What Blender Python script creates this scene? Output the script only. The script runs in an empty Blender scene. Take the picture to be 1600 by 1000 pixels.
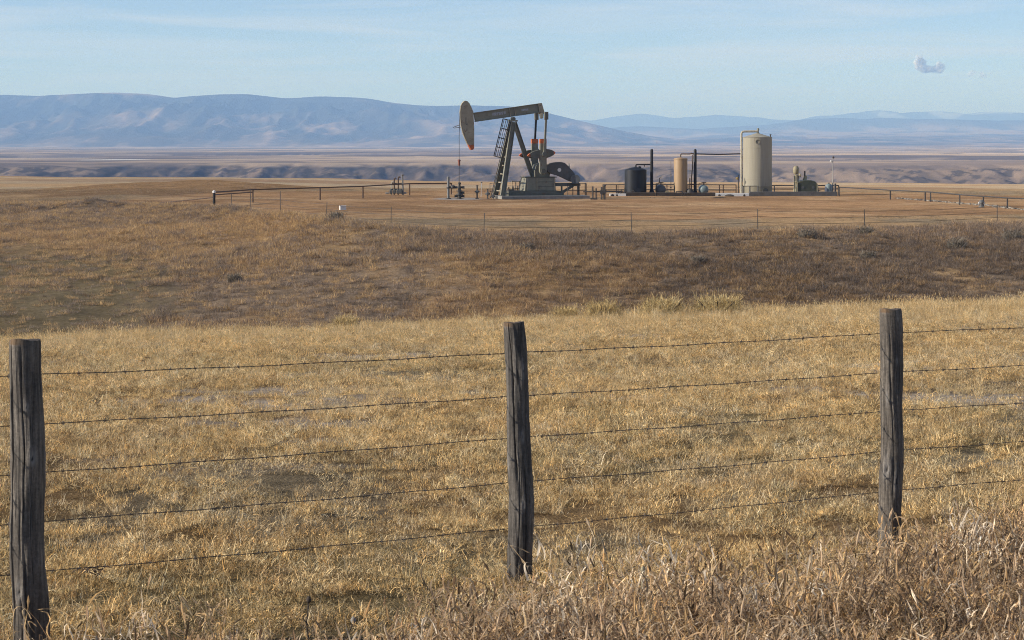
import bpy, math, random
import numpy as np
from mathutils import Vector, Matrix

R = math.radians
# ------------------------------------------------------------------ camera
E = 2.3            # eye height over the ground at the fence, metres
F = 3556.0         # focal length in pixels of the 1600 px wide photograph
HZ = 222.0         # row of the true horizon
sc = bpy.context.scene
cam_d = bpy.data.cameras.new('camera')
cam = bpy.data.objects.new('camera', cam_d)
sc.collection.objects.link(cam)
cam.location = (0, 0, E)
cam.rotation_euler = (R(90), 0, 0)
cam_d.sensor_width = 36.0
cam_d.lens = F * 36.0 / 1600.0
cam_d.shift_y = -(500.0 - HZ) / 1600.0
cam_d.clip_start = 0.1
cam_d.clip_end = 300000.0
cam_d.dof.use_dof = True
cam_d.dof.focus_distance = 60.0
cam_d.dof.aperture_fstop = 20.0
sc.camera = cam

# ------------------------------------------------------------------ light
SUN_AZ = R(11.0)     # sun stands to the left, this far round behind the camera
SUN_EL = R(24.0)
sdir = Vector((-math.cos(SUN_AZ) * math.cos(SUN_EL), -math.sin(SUN_AZ) * math.cos(SUN_EL), math.sin(SUN_EL)))
world = bpy.data.worlds.new('World')
sc.world = world
world.use_nodes = True
wn = world.node_tree
wn.nodes.clear()
wo = wn.nodes.new('ShaderNodeOutputWorld')
wb = wn.nodes.new('ShaderNodeBackground')
sky = wn.nodes.new('ShaderNodeTexSky')
sky.sky_type = 'NISHITA'
sky.sun_disc = False
sky.sun_elevation = SUN_EL
sky.sun_rotation = math.atan2(sdir.x, sdir.y)
sky.altitude = 1200.0
sky.air_density = 0.7
sky.dust_density = 0.1
sky.ozone_density = 1.5
wb.inputs['Strength'].default_value = 0.102
# thin high veils of cloud all over the sky
tc = wn.nodes.new('ShaderNodeTexCoord')
mp = wn.nodes.new('ShaderNodeMapping')
mp.inputs['Scale'].default_value = (3.2, 3.2, 52.0)
nz = wn.nodes.new('ShaderNodeTexNoise')
nz.inputs['Scale'].default_value = 1.6
nz.inputs['Detail'].default_value = 7.0
nz.inputs['Roughness'].default_value = 0.55
nz.inputs['Distortion'].default_value = 0.5
rp = wn.nodes.new('ShaderNodeMapRange')
rp.inputs['From Min'].default_value = 0.46
rp.inputs['From Max'].default_value = 0.72
rp.inputs['To Max'].default_value = 0.70
mx = wn.nodes.new('ShaderNodeMix')
mx.data_type = 'RGBA'
mx.inputs['B'].default_value = (6.2, 6.6, 7.1, 1)
wn.links.new(tc.outputs['Generated'], mp.inputs['Vector'])
wn.links.new(mp.outputs['Vector'], nz.inputs['Vector'])
wn.links.new(nz.outputs['Fac'], rp.inputs['Value'])
wn.links.new(rp.outputs['Result'], mx.inputs['Factor'])
tn = wn.nodes.new('ShaderNodeVectorMath'); tn.operation = 'MULTIPLY'; tn.inputs[1].default_value = (0.93, 0.98, 1.10)
wn.links.new(sky.outputs['Color'], tn.inputs[0])
wn.links.new(tn.outputs['Vector'], mx.inputs['A'])
wn.links.new(mx.outputs['Result'], wb.inputs['Color'])
wn.links.new(wb.outputs['Background'], wo.inputs['Surface'])

sun_d = bpy.data.lights.new('sun', 'SUN')
sun_d.energy = 5.0
sun_d.angle = R(0.53)
sun_d.color = (1.0, 0.945, 0.865)
sun = bpy.data.objects.new('sun', sun_d)
sc.collection.objects.link(sun)
sun.rotation_euler = sdir.to_track_quat('Z', 'Y').to_euler()
sun.location = sdir * 100

vs = sc.view_settings
vs.view_transform = 'Standard'
vs.look = 'None'
vs.gamma = 1.0
vs.use_curve_mapping = False
vs.exposure = 0.25
cy = sc.cycles
cy.max_bounces = 5
cy.diffuse_bounces = 1
cy.glossy_bounces = 2
cy.transmission_bounces = 3
cy.transparent_max_bounces = 96
cy.volume_bounces = 2
cy.use_adaptive_sampling = True
cy.adaptive_threshold = 0.02
cy.use_denoising = True
cy.denoising_prefilter = 'NONE'
cy.denoising_input_passes = 'RGB_ALBEDO_NORMAL'
cy.filter_width = 1.0
HAZE_DENSITY = 7.5e-5
HAZE_COLOR = (0.34, 0.56, 1.0, 1)

# ------------------------------------------------------------------ helpers
rng = np.random.default_rng(7)
C = sc.collection.objects


def px_at(px, y):
    """real x of something at distance y seen in column px"""
    return (px - 800.0) * y / F


def z_at(py, y):
    return E - (py - HZ) * y / F


def sm(a, b, v):
    q = np.clip((v - a) / (b - a), 0, 1)
    return q * q * (3 - 2 * q)


def _h(ix, iy, s):
    n = (ix * 374761393 + iy * 668265263 + s * 974634777) & 0xFFFFFFFF
    n = ((n ^ (n >> 13)) * 1274126177) & 0xFFFFFFFF
    n = n ^ (n >> 16)
    return (n & 0xFFFFFF) / float(0xFFFFFF)


def vn(x, y, s=0):
    x = np.asarray(x, dtype=np.float64)
    y = np.asarray(y, dtype=np.float64)
    ix = np.floor(x).astype(np.int64)
    iy = np.floor(y).astype(np.int64)
    fx = x - ix
    fy = y - iy
    fx = fx * fx * fx * (fx * (fx * 6 - 15) + 10)
    fy = fy * fy * fy * (fy * (fy * 6 - 15) + 10)
    a = _h(ix, iy, s); b = _h(ix + 1, iy, s); c = _h(ix, iy + 1, s); d = _h(ix + 1, iy + 1, s)
    return a + (b - a) * fx + (c - a) * fy + (a - b - c + d) * fx * fy


def fbm(x, y, o=4, s=0, g=0.5):
    v = 0.0; a = 1.0; t = 0.0
    for k in range(o):
        v = v + a * vn(x * 2 ** k + 17.3 * k, y * 2 ** k + 9.1 * k, s + k)
        t += a; a *= g
    return v / t


def ridged(x, y, o=4, s=0):
    v = 0.0; a = 1.0; t = 0.0
    for k in range(o):
        n = 1 - np.abs(2 * vn(x * 2 ** k + 3.7 * k, y * 2 ** k + 5.9 * k, s + k) - 1)
        v = v + a * n * n
        t += a; a *= 0.5
    return v / t


# ------------------------------------------------------------------ terrain
PADZ = -2.26
L_PX = [-900, -500, -200, 0, 60, 130, 190, 235, 275, 300, 340, 385, 420, 450, 500, 545, 580, 610, 650, 690, 740, 800, 850, 890, 930, 970, 1020, 1080, 1150, 2400]
L_PY = [165, 160, 152, 148, 150, 146, 145, 147, 153, 150, 147.5, 147, 151, 154, 151, 151, 154, 160, 164, 166, 165, 167, 175, 184, 194, 204, 213, 219, 223, 226]
M_PX = [-900, 700, 850, 950, 1000, 1050, 1100, 1150, 1200, 1230, 1260, 1310, 1350, 1400, 1450, 1500, 1560, 1600, 1700, 1900, 2400]
M_PY = [205, 205, 203, 200, 197, 199, 201, 199, 196, 192, 187, 183, 185, 186, 186, 187, 189, 190, 184, 188, 184]
R_PX = [-900, 700, 850, 900, 930, 960, 1000, 1050, 1085, 1120, 1160, 1210, 1240, 1265, 1320, 1365, 1400, 1450, 1500, 1550, 1600, 1700, 1900, 2400]
R_PY = [190, 190, 188, 187, 188, 184, 179, 184, 182, 179, 182, 187, 186, 184, 177, 173, 178, 174, 179, 176, 180, 176, 181, 176]


def prof(x, yc, pxs, pys):
    px = x * F / yc + 800.0
    acc = 0
    for d in (-9, -4, 0, 4, 9):
        acc = acc + np.interp(px + d, pxs, pys)
    return E + (HZ - acc / 5) * yc / F


RIM_X = [-120, -60, -37, -25, -19.4, -15, -11, -7.6, -3, 0, 6, 15, 28, 60, 120]
RIM_Y = [172, 170, 165, 160, 149, 138, 124, 115, 113, 111, 112, 115, 121, 130, 140]


def rim(x):
    acc = 0
    for d in (-2.0, -1.0, 0.0, 1.0, 2.0):
        acc = acc + np.interp(x + d, RIM_X, RIM_Y)
    return acc / 5 + 5.0 * (fbm(x / 7.0, x * 0 + 3.3, 3, 40) - 0.5)


def terrain(x, y, full=True):
    x = np.asarray(x, dtype=np.float64)
    y = np.asarray(y, dtype=np.float64)
    zc = -1.68 + 0.043 * np.clip(x, -60, 60)
    a = np.clip((y - 12) / 38, 0, 1.3)
    z = zc * a ** 1.25
    z = z + 0.16 * (fbm(x / 4.5, y / 4.5, 3, 1) - 0.5) * sm(9, 16, y) + 0.05 * (fbm(x / 0.9, y / 0.9, 2, 2) - 0.5)
    z = z + 0.35 * sm(9, 4, y + 0.0 * x) * sm(-1.0, 3.0, x)
    zb = -5.5 + 0.3 * (fbm(x / 20, y / 20, 2, 5) - 0.5)
    z = z + (zb - z) * sm(46.5, 80, y)
    yr = rim(x)
    q = np.clip((y - 82) / (yr - 82), 0, 1)
    s2 = q * (1.5 - 0.5 * q)
    pad_n = PADZ + 0.05 * (fbm(x / 6, y / 6, 3, 6) - 0.5)
    # rough bank in front of the pad and uneven ground off the pad
    off = sm(33, 46, np.hypot(x - 8, (y - 176) * 0.9))
    pad_n = pad_n + off * (0.75 * (fbm(x / 16, y / 24, 4, 8) - 0.50))
    z = z + (pad_n - z) * s2
    bank = np.exp(-((y - yr + 2.0) / 4.5) ** 2) * sm(-30, -19, x) * sm(-1, -8, x)
    z = z + bank * (0.10 + 0.55 * (fbm(x / 4.2, y / 5.0, 3, 109)))
    mound = 0.55 * np.exp(-((x + 29.5) / 2.2) ** 2 - ((y - 160) / 2.0) ** 2) * (0.6 + fbm(x / 0.8, y / 0.8, 2, 11))
    z = z + mound
    slope_n = sm(84, 92, y) * (1 - sm(-6, 2, y - yr))
    z = z + slope_n * (0.55 * (fbm(x / 6.5, y / 9, 4, 12) - 0.5) + 0.22 * (fbm(x / 1.3, y / 1.6, 2, 13) - 0.5))
    # field behind the pad, falling away into the valley
    fz = np.interp(y, [212, 225, 240, 300, 450, 600, 650, 690, 760, 1000, 1150, 2700],
                   [PADZ, PADZ - .12, -2.8, -3.7, -6.0, -8.3, -9.3, -11.5, -18, -45, -56, -57])
    fz = fz - (0.004 * np.clip(x, -400, 400) - 1.0 * sm(-60, -150, x)) * sm(280, 560, y) * (1 - sm(700, 900, y))
    fz = fz + sm(225, 300, y) * 2.2 * (fbm(x / 70, y / 110, 4, 15) - 0.5) + sm(300, 800, y) * 1.5 * (fbm(x / 160, y / 90, 3, 16) - 0.5)
    z = np.where(y > 212, fz + (pad_n - PADZ) * (1 - sm(212, 260, y)), z)
    z = z + 0.85 * np.exp(-((x + 31) / 11.0) ** 2 - ((y - 222) / 13.0) ** 2) * (0.75 + 0.5 * fbm(x / 5, y / 9, 3, 95))
    z = z + 0.30 * np.exp(-((x + 44) / 7.0) ** 2 - ((y - 200) / 9.0) ** 2)
    # far wall of the valley with its gullies
    far = y > 900
    if full and far.any():
        xf = x[far]; yf = y[far]
        yw = 3150 + 1000 * (fbm(xf / 1100, xf * 0 + 2.2, 4, 20) - 0.5) + 300 * (ridged(xf / 210, yf / 900, 4, 21) - 0.5)
        W = 520.0
        s = sm(0, 1, (yf - (yw - W)) / W)
        pl = -27.0 + 5 * (fbm(xf / 1200, yf / 1800, 4, 22) - 0.5)
        zf = z[far]
        zf = zf + (pl - zf) * s
        zf = zf + 4 * s * (1 - s) * (8 * (ridged(xf / 95, yf / 420, 4, 23) - 0.45) + 9 * (ridged(xf / 34, yf / 160, 3, 98) - 0.45))
        # smaller coulees cut into the plain
        c = fbm(xf / 1500 + 4.0, yf / 650, 4, 25)
        zf = zf - 17 * sm(0.53, 0.60, c) * sm(3300, 3900, yf) * (1 - sm(9000, 11000, yf))
        zf = zf + 1.8 * (fbm(xf / 200, yf / 260, 3, 26) - 0.5) * sm(3000, 4000, yf)
        right = sm(-800, 2600, xf * 18000 / np.maximum(yf, 8000))
        zf = zf + right * 150 * sm(10500, 27000, yf) * (0.6 + 0.8 * fbm(xf / 4000, yf / 3000, 3, 27))
        # left range
        wy = yf + 2600 * (fbm(xf / 2200, yf / 5200, 3, 28) - 0.5)
        P = prof(xf, 18000.0, L_PX, L_PY) + 12 * (fbm(xf / 420, xf * 0, 3, 29) - 0.5)
        sh = np.clip((wy - 13200) / 4800, 0, 1)
        sh = np.where(yf >= 18000, 1.0, sh)
        k = sm(17000, 18000, yf)
        rg = ridged(xf / 1150 + 0.3 * fbm(xf / 900, yf / 900, 2, 30), yf / 3600, 4, 31)
        front = sh ** 1.0 * (0.20 + 0.62 * rg + 0.42 * ridged(xf / 430, yf / 2100, 3, 32) + 0.30 * ridged(xf / 170, yf / 800, 4, 36))
        front = np.minimum(front, 0.93)
        front = front * (1 - k) + k
        back = 1 - 0.75 * sm(18200, 23000, yf)
        m1 = -27 + (P + 27) * front * back
        # foothill ridge in the middle distance, right
        P2 = prof(xf, 27000.0, M_PX, M_PY) + 30 * (fbm(xf / 500, xf * 0, 3, 33) - 0.5)
        s2_ = sm(20500, 27000, yf + 3500 * (fbm(xf / 2500, yf / 6000, 3, 34) - 0.5))
        k2 = sm(25000, 27000, yf)
        f2 = np.minimum(s2_ * (0.4 + 0.8 * ridged(xf / 1300, yf / 4500, 5, 35)), .9) * (1 - k2) + k2
        m2 = -27 + (P2 + 27) * f2 * (1 - 0.7 * sm(27300, 32000, yf))
        P3 = prof(xf, 38000.0, R_PX, R_PY) + 95 * (fbm(xf / 700, xf * 0, 4, 37) - 0.4)
        k3 = sm(36000, 38000, yf)
        s3 = sm(30000, 38000, yf)
        f3 = np.minimum(s3 * (0.4 + 0.8 * ridged(xf / 1700, yf / 4500, 5, 38)), .9) * (1 - k3) + k3
        m3 = -27 + (P3 + 27) * f3 * (1 - 0.5 * sm(38300, 44000, yf))
        zf = np.where(yf > 11800, np.maximum(np.maximum(zf, m1), np.maximum(m2, m3)), zf)
        z = z.copy()
        z[far] = zf
    return z


def geo(a, b, n):
    return np.geomspace(a, b, n, endpoint=False)


rows = np.concatenate([np.linspace(-45, 4, 14, endpoint=False), geo(4, 60, 150), np.linspace(60, 84, 16, endpoint=False),
                       np.linspace(84, 172, 190, endpoint=False), np.linspace(172, 260, 80, endpoint=False), geo(260, 760, 110),
                       geo(760, 2300, 30), geo(2300, 4200, 210), geo(4200, 12200, 170), geo(12200, 19000, 200), geo(19000, 45000, 110)])
SPLIT = int(np.searchsorted(rows, 12200))
NCOL = 540
ts = np.linspace(-0.34, 0.34, NCOL)
YY, TT = np.meshgrid(rows, ts, indexing='ij')
XX = TT * (np.maximum(YY, 0) + 75)
ZZ = terrain(XX.ravel(), YY.ravel()).reshape(XX.shape)


def mixc(c, col, m):
    m = np.clip(m, 0, 1)[..., None]
    return c * (1 - m) + np.asarray(col) * m


def ground_colour(x, y, z):
    n = x.shape
    g = np.zeros(n + (3,))
    # pasture: straw litter and bare grey soil
    g[:] = (0.240, 0.155, 0.078)
    g = mixc(g, (0.215, 0.165, 0.108), sm(0.45, 0.62, fbm(x / 1.7, y / 3.0, 4, 50)))
    g = mixc(g, (0.40, 0.34, 0.28), 0.8 * sm(0.60, 0.68, fbm(x / 2.4, y / 1.4, 4, 51)) * sm(15, 18, y))
    g = mixc(g, (0.20, 0.155, 0.078), sm(0.5, 0.66, fbm(x / 5, y / 5, 3, 52)) * 0.7)
    # coulee and its brushy slope
    yr = rim(x)
    sl = sm(52, 70, y)
    slope = np.zeros(n + (3,)); slope[:] = (0.31, 0.205, 0.118)
    slope = mixc(slope, (0.20, 0.140, 0.095), sm(-4, 8, x) * 0.75)
    slope = mixc(slope, (0.235, 0.170, 0.115), sm(0.42, 0.6, fbm(x / 9, y / 16, 4, 53)))
    slope = mixc(slope, (0.40, 0.26, 0.13), sm(0.5, 0.66, fbm(x / 5, y / 9, 4, 54)) * 0.8)
    green = sm(-11, -17, x + 0.12 * (y - 95) + 5 * (fbm(x / 6, y / 12, 3, 55) - 0.5)) * sm(132, 112, y)
    slope = mixc(slope, (0.150, 0.128, 0.056), green * 0.45)
    g = g * (1 - sl[..., None]) + slope * sl[..., None]
    # plateau: dry grass, then the bare worked pad
    top = sm(-2, 5, y - yr + 5 * (fbm(x / 3, y / 5, 3, 56) - 0.5))
    pl = np.zeros(n + (3,)); pl[:] = (0.40, 0.265, 0.145)
    pl = mixc(pl, (0.27, 0.21, 0.140), sm(0.45, 0.62, fbm(x / 4, y / 8, 4, 57)) * 0.8)
    pl = mixc(pl, (0.250, 0.155, 0.086), sm(-16, -24, x) * sm(150, 165, y) * sm(0.3, 0.6, fbm(x / 10, y / 14, 3, 58)))
    d = np.hypot((x - 8) / 38.0, (y - 177) / 42.0) + 0.16 * (fbm(x / 8, y / 14, 4, 59) - 0.5)
    dirt = np.zeros(n + (3,)); dirt[:] = (0.43, 0.256, 0.134)
    dirt = mixc(dirt, (0.32, 0.192, 0.104), sm(0.40, 0.66, fbm(x / 9, y / 9, 5, 60)))
    dirt = mixc(dirt, (0.50, 0.33, 0.185), sm(0.52, 0.70, fbm(x / 5, y / 6.0, 5, 61)) * 0.8)
    pl = pl * (1 - sm(1.06, 0.97, d)[..., None]) + dirt * sm(1.06, 0.97, d)[..., None]
    for rr_, ww in ((0.60, 0.010), (0.655, 0.010), (0.80, 0.012)):
        pl = mixc(pl, (0.27, 0.165, 0.090), np.exp(-((d - rr_) / ww) ** 2) * 0.6 * sm(0.35, 0.6, fbm(x / 7, y / 9, 3, 100)))
    oil = sm(0.62, 0.68, fbm(x / 1.6, y / 3.0, 3, 101)) * sm(7, 4, np.hypot(x - 1, (y - 181) * .8))
    pl = mixc(pl, (0.13, 0.085, 0.055), oil * 0.8)
    grav = sm(2.4, 1.2, np.hypot((x + 4.3), (y - 183) * 0.5) + 1.0 * (fbm(x, y, 2, 62) - .5))
    pl = mixc(pl, (0.34, 0.31, 0.28), grav * 0.9)
    trk = np.exp(-((y - 166 + 1.0 * (fbm(x / 9, x * 0, 2, 63) - .5)) / 1.1) ** 2) * sm(-20, -23, x)
    pl = mixc(pl, (0.42, 0.33, 0.23), trk * 0.8)
    g = g * (1 - top[..., None]) + pl * top[..., None]
    # far field
    ff = sm(212, 250, y + 25 * (fbm(x / 20, y / 20, 3, 64) - 0.5))
    fc = np.zeros(n + (3,)); fc[:] = (0.50, 0.325, 0.175)
    fc = mixc(fc, (0.33, 0.215, 0.13), sm(0.47, 0.62, fbm(x / 60, y / 45, 4, 65)) * 0.8)
    fc = mixc(fc, (0.50, 0.375, 0.24), sm(0.52, 0.64, fbm(x / 90, y / 40, 3, 66)) * 0.8)
    g = g * (1 - ff[..., None]) + fc * ff[..., None]
    hill = np.exp(-((x + 31) / 14.0) ** 2 - ((y - 219) / 16.0) ** 2)
    g = mixc(g, (0.34, 0.205, 0.105), sm(0.25, 0.6, hill + 0.3 * (fbm(x / 4, y / 7, 3, 96) - .5)) * 0.9)
    # valley and its far wall
    vw = sm(690, 900, y)
    wc = np.zeros(n + (3,)); wc[:] = (0.27, 0.19, 0.125)
    lft = 1 - 0.65 * sm(-200, 500, x + 500 * (fbm(x / 400, y / 900, 3, 92) - .5))
    wc = mixc(wc, (0.165, 0.120, 0.085), sm(0.44, 0.58, fbm(x / 120, y / 260, 4, 67)) * lft)
    wc = mixc(wc, (0.075, 0.060, 0.048), sm(0.50, 0.60, fbm(x / 22, y / 70, 4, 91)) * 0.8 * lft)
    wc = mixc(wc, (0.055, 0.047, 0.040), sm(0.53, 0.60, fbm(x / 11, y / 34, 3, 99)) * 0.75)
    wc = mixc(wc, (0.250, 0.180, 0.130), sm(0.56, 0.68, fbm(x / 260, y / 240, 4, 68)) * 0.8)
    plain = sm(-33, -28.5, z + 5 * (fbm(x / 60, y / 90, 3, 90) - 0.5)) * sm(2500, 2700, y)
    pc = np.zeros(n + (3,)); pc[:] = (0.53, 0.375, 0.225)
    pc = mixc(pc, (0.30, 0.215, 0.150), sm(0.46, 0.58, fbm(x / 900, y / 420, 4, 69)) * 0.9)
    pc = mixc(pc, (0.58, 0.43, 0.29), sm(0.56, 0.66, fbm(x / 1200, y / 500, 4, 70)) * 0.9)
    pc = mixc(pc, (0.085, 0.068, 0.062), sm(0.60, 0.68, fbm(x / 800, y / 520 + 7, 4, 71)) * 0.85)
    pc = mixc(pc, (0.16, 0.12, 0.10), sm(4600, 3300, y) * 0.35)
    pc = mixc(pc, (0.14, 0.105, 0.085), sm(0.55, 0.63, fbm(x / 170, y / 260, 5, 93)) * 0.7)
    wp = mixc(wc, (0, 0, 0), 0 * plain) * (1 - plain[..., None]) + pc * plain[..., None]
    lake = sm(1.0, 0.6, np.hypot((x + 680) / 75, (y - 3880) / 110))
    wp = mixc(wp, (0.75, 0.72, 0.66), lake)
    g = g * (1 - vw[..., None]) + wp * vw[..., None]
    # hills
    mt = sm(12000, 14200, y)
    hi = sm(110, 260, z + 140 * (fbm(x / 900, y / 1600, 4, 73) - 0.5))
    mc = np.zeros(n + (3,)); mc[:] = (0.31, 0.22, 0.155)
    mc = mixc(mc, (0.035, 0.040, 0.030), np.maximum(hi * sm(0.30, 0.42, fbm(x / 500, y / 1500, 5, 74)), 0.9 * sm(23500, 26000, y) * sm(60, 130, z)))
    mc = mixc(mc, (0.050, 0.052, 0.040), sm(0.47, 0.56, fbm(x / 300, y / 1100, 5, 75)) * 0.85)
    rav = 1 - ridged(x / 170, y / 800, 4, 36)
    mc = mixc(mc, (0.035, 0.042, 0.034), sm(0.50, 0.68, rav) * 0.55 * sm(20500, 19000, y))  # ravine trees, their dark colour also painting shade into the folds
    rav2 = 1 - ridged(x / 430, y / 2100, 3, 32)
    mc = mixc(mc, (0.035, 0.042, 0.034), sm(0.5, 0.75, rav2) * 0.5 * sm(20500, 19000, y))  # broader ravines likewise: trees plus painted fold shade
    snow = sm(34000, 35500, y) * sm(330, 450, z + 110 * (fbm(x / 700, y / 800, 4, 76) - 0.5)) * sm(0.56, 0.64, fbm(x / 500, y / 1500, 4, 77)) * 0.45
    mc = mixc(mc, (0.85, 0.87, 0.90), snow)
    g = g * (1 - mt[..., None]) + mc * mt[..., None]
    return g


COL = ground_colour(XX, YY, ZZ)


def new_mat(name):
    m = bpy.data.materials.new(name)
    m.use_nodes = True
    nt = m.node_tree
    nt.nodes.clear()
    out = nt.nodes.new('ShaderNodeOutputMaterial')
    return m, nt, out


def ground_material(name, scales, bump=0.0):
    m, nt, out = new_mat(name)
    at = nt.nodes.new('ShaderNodeAttribute'); at.attribute_name = 'soil'
    geo_ = nt.nodes.new('ShaderNodeNewGeometry')
    prev = at.outputs['Color']
    last = None
    for (scl, det, amt) in scales:
        n = nt.nodes.new('ShaderNodeTexNoise')
        n.inputs['Scale'].default_value = scl
        n.inputs['Detail'].default_value = det
        n.inputs['Roughness'].default_value = 0.65
        nt.links.new(geo_.outputs['Position'], n.inputs['Vector'])
        r = nt.nodes.new('ShaderNodeMapRange')
        r.inputs['From Min'].default_value = 0.3
        r.inputs['From Max'].default_value = 0.7
        r.inputs['To Min'].default_value = 1 - amt
        r.inputs['To Max'].default_value = 1 + amt
        nt.links.new(n.outputs['Fac'], r.inputs['Value'])
        mu = nt.nodes.new('ShaderNodeVectorMath'); mu.operation = 'SCALE'
        nt.links.new(prev, mu.inputs[0])
        nt.links.new(r.outputs['Result'], mu.inputs['Scale'])
        prev = mu.outputs['Vector']
        last = n
    b = nt.nodes.new('ShaderNodeBsdfDiffuse')
    b.inputs['Roughness'].default_value = 0.6
    nt.links.new(prev, b.inputs['Color'])
    if bump:
        bp = nt.nodes.new('ShaderNodeBump')
        bp.inputs['Strength'].default_value = 0.8
        bp.inputs['Distance'].default_value = bump
        nt.links.new(last.outputs['Fac'], bp.inputs['Height'])
        nt.links.new(bp.outputs['Normal'], b.inputs['Normal'])
    nt.links.new(b.outputs['BSDF'], out.inputs['Surface'])
    return m


def sheet(name, r0, r1, mat):
    X = XX[r0:r1]; Y = YY[r0:r1]; Z = ZZ[r0:r1]
    nr, ncol = X.shape
    co = np.stack([X, Y, Z], -1).reshape(-1, 3).astype(np.float32)
    i = np.arange((nr - 1) * (ncol - 1))
    rr = i // (ncol - 1); cc = i % (ncol - 1)
    a = rr * ncol + cc
    q = np.stack([a, a + 1, a + ncol + 1, a + ncol], -1).astype(np.int32)
    me = bpy.data.meshes.new(name)
    me.vertices.add(len(co)); me.vertices.foreach_set('co', co.ravel())
    me.loops.add(q.size); me.loops.foreach_set('vertex_index', q.ravel())
    me.polygons.add(len(q)); me.polygons.foreach_set('loop_start', (np.arange(len(q)) * 4).astype(np.int32))
    me.polygons.foreach_set('use_smooth', np.ones(len(q), dtype=bool))
    me.update(calc_edges=True)
    at = me.attributes.new('soil', 'FLOAT_COLOR', 'POINT')
    cl = np.concatenate([COL[r0:r1].reshape(-1, 3), np.ones((len(co), 1))], 1).astype(np.float32)
    at.data.foreach_set('color', cl.ravel())
    me.materials.append(mat)
    o = bpy.data.objects.new(name, me); C.link(o)
    o['kind'] = 'structure'
    return o


i_near = int(np.searchsorted(rows, 80))
sheet('ground', 0, SPLIT + 1, ground_material('soil_and_dry_turf', [(0.02, 6, 0.12), (0.5, 8, 0.28), (5.0, 6, 0.34), (38.0, 4, 0.35)], 0.05))
sheet('hills', SPLIT, len(rows), ground_material('hill_grass_and_forest', [(0.004, 8, 0.25), (0.014, 8, 0.40)], 0.0))

# ------------------------------------------------------------------ mesh builder


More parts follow.
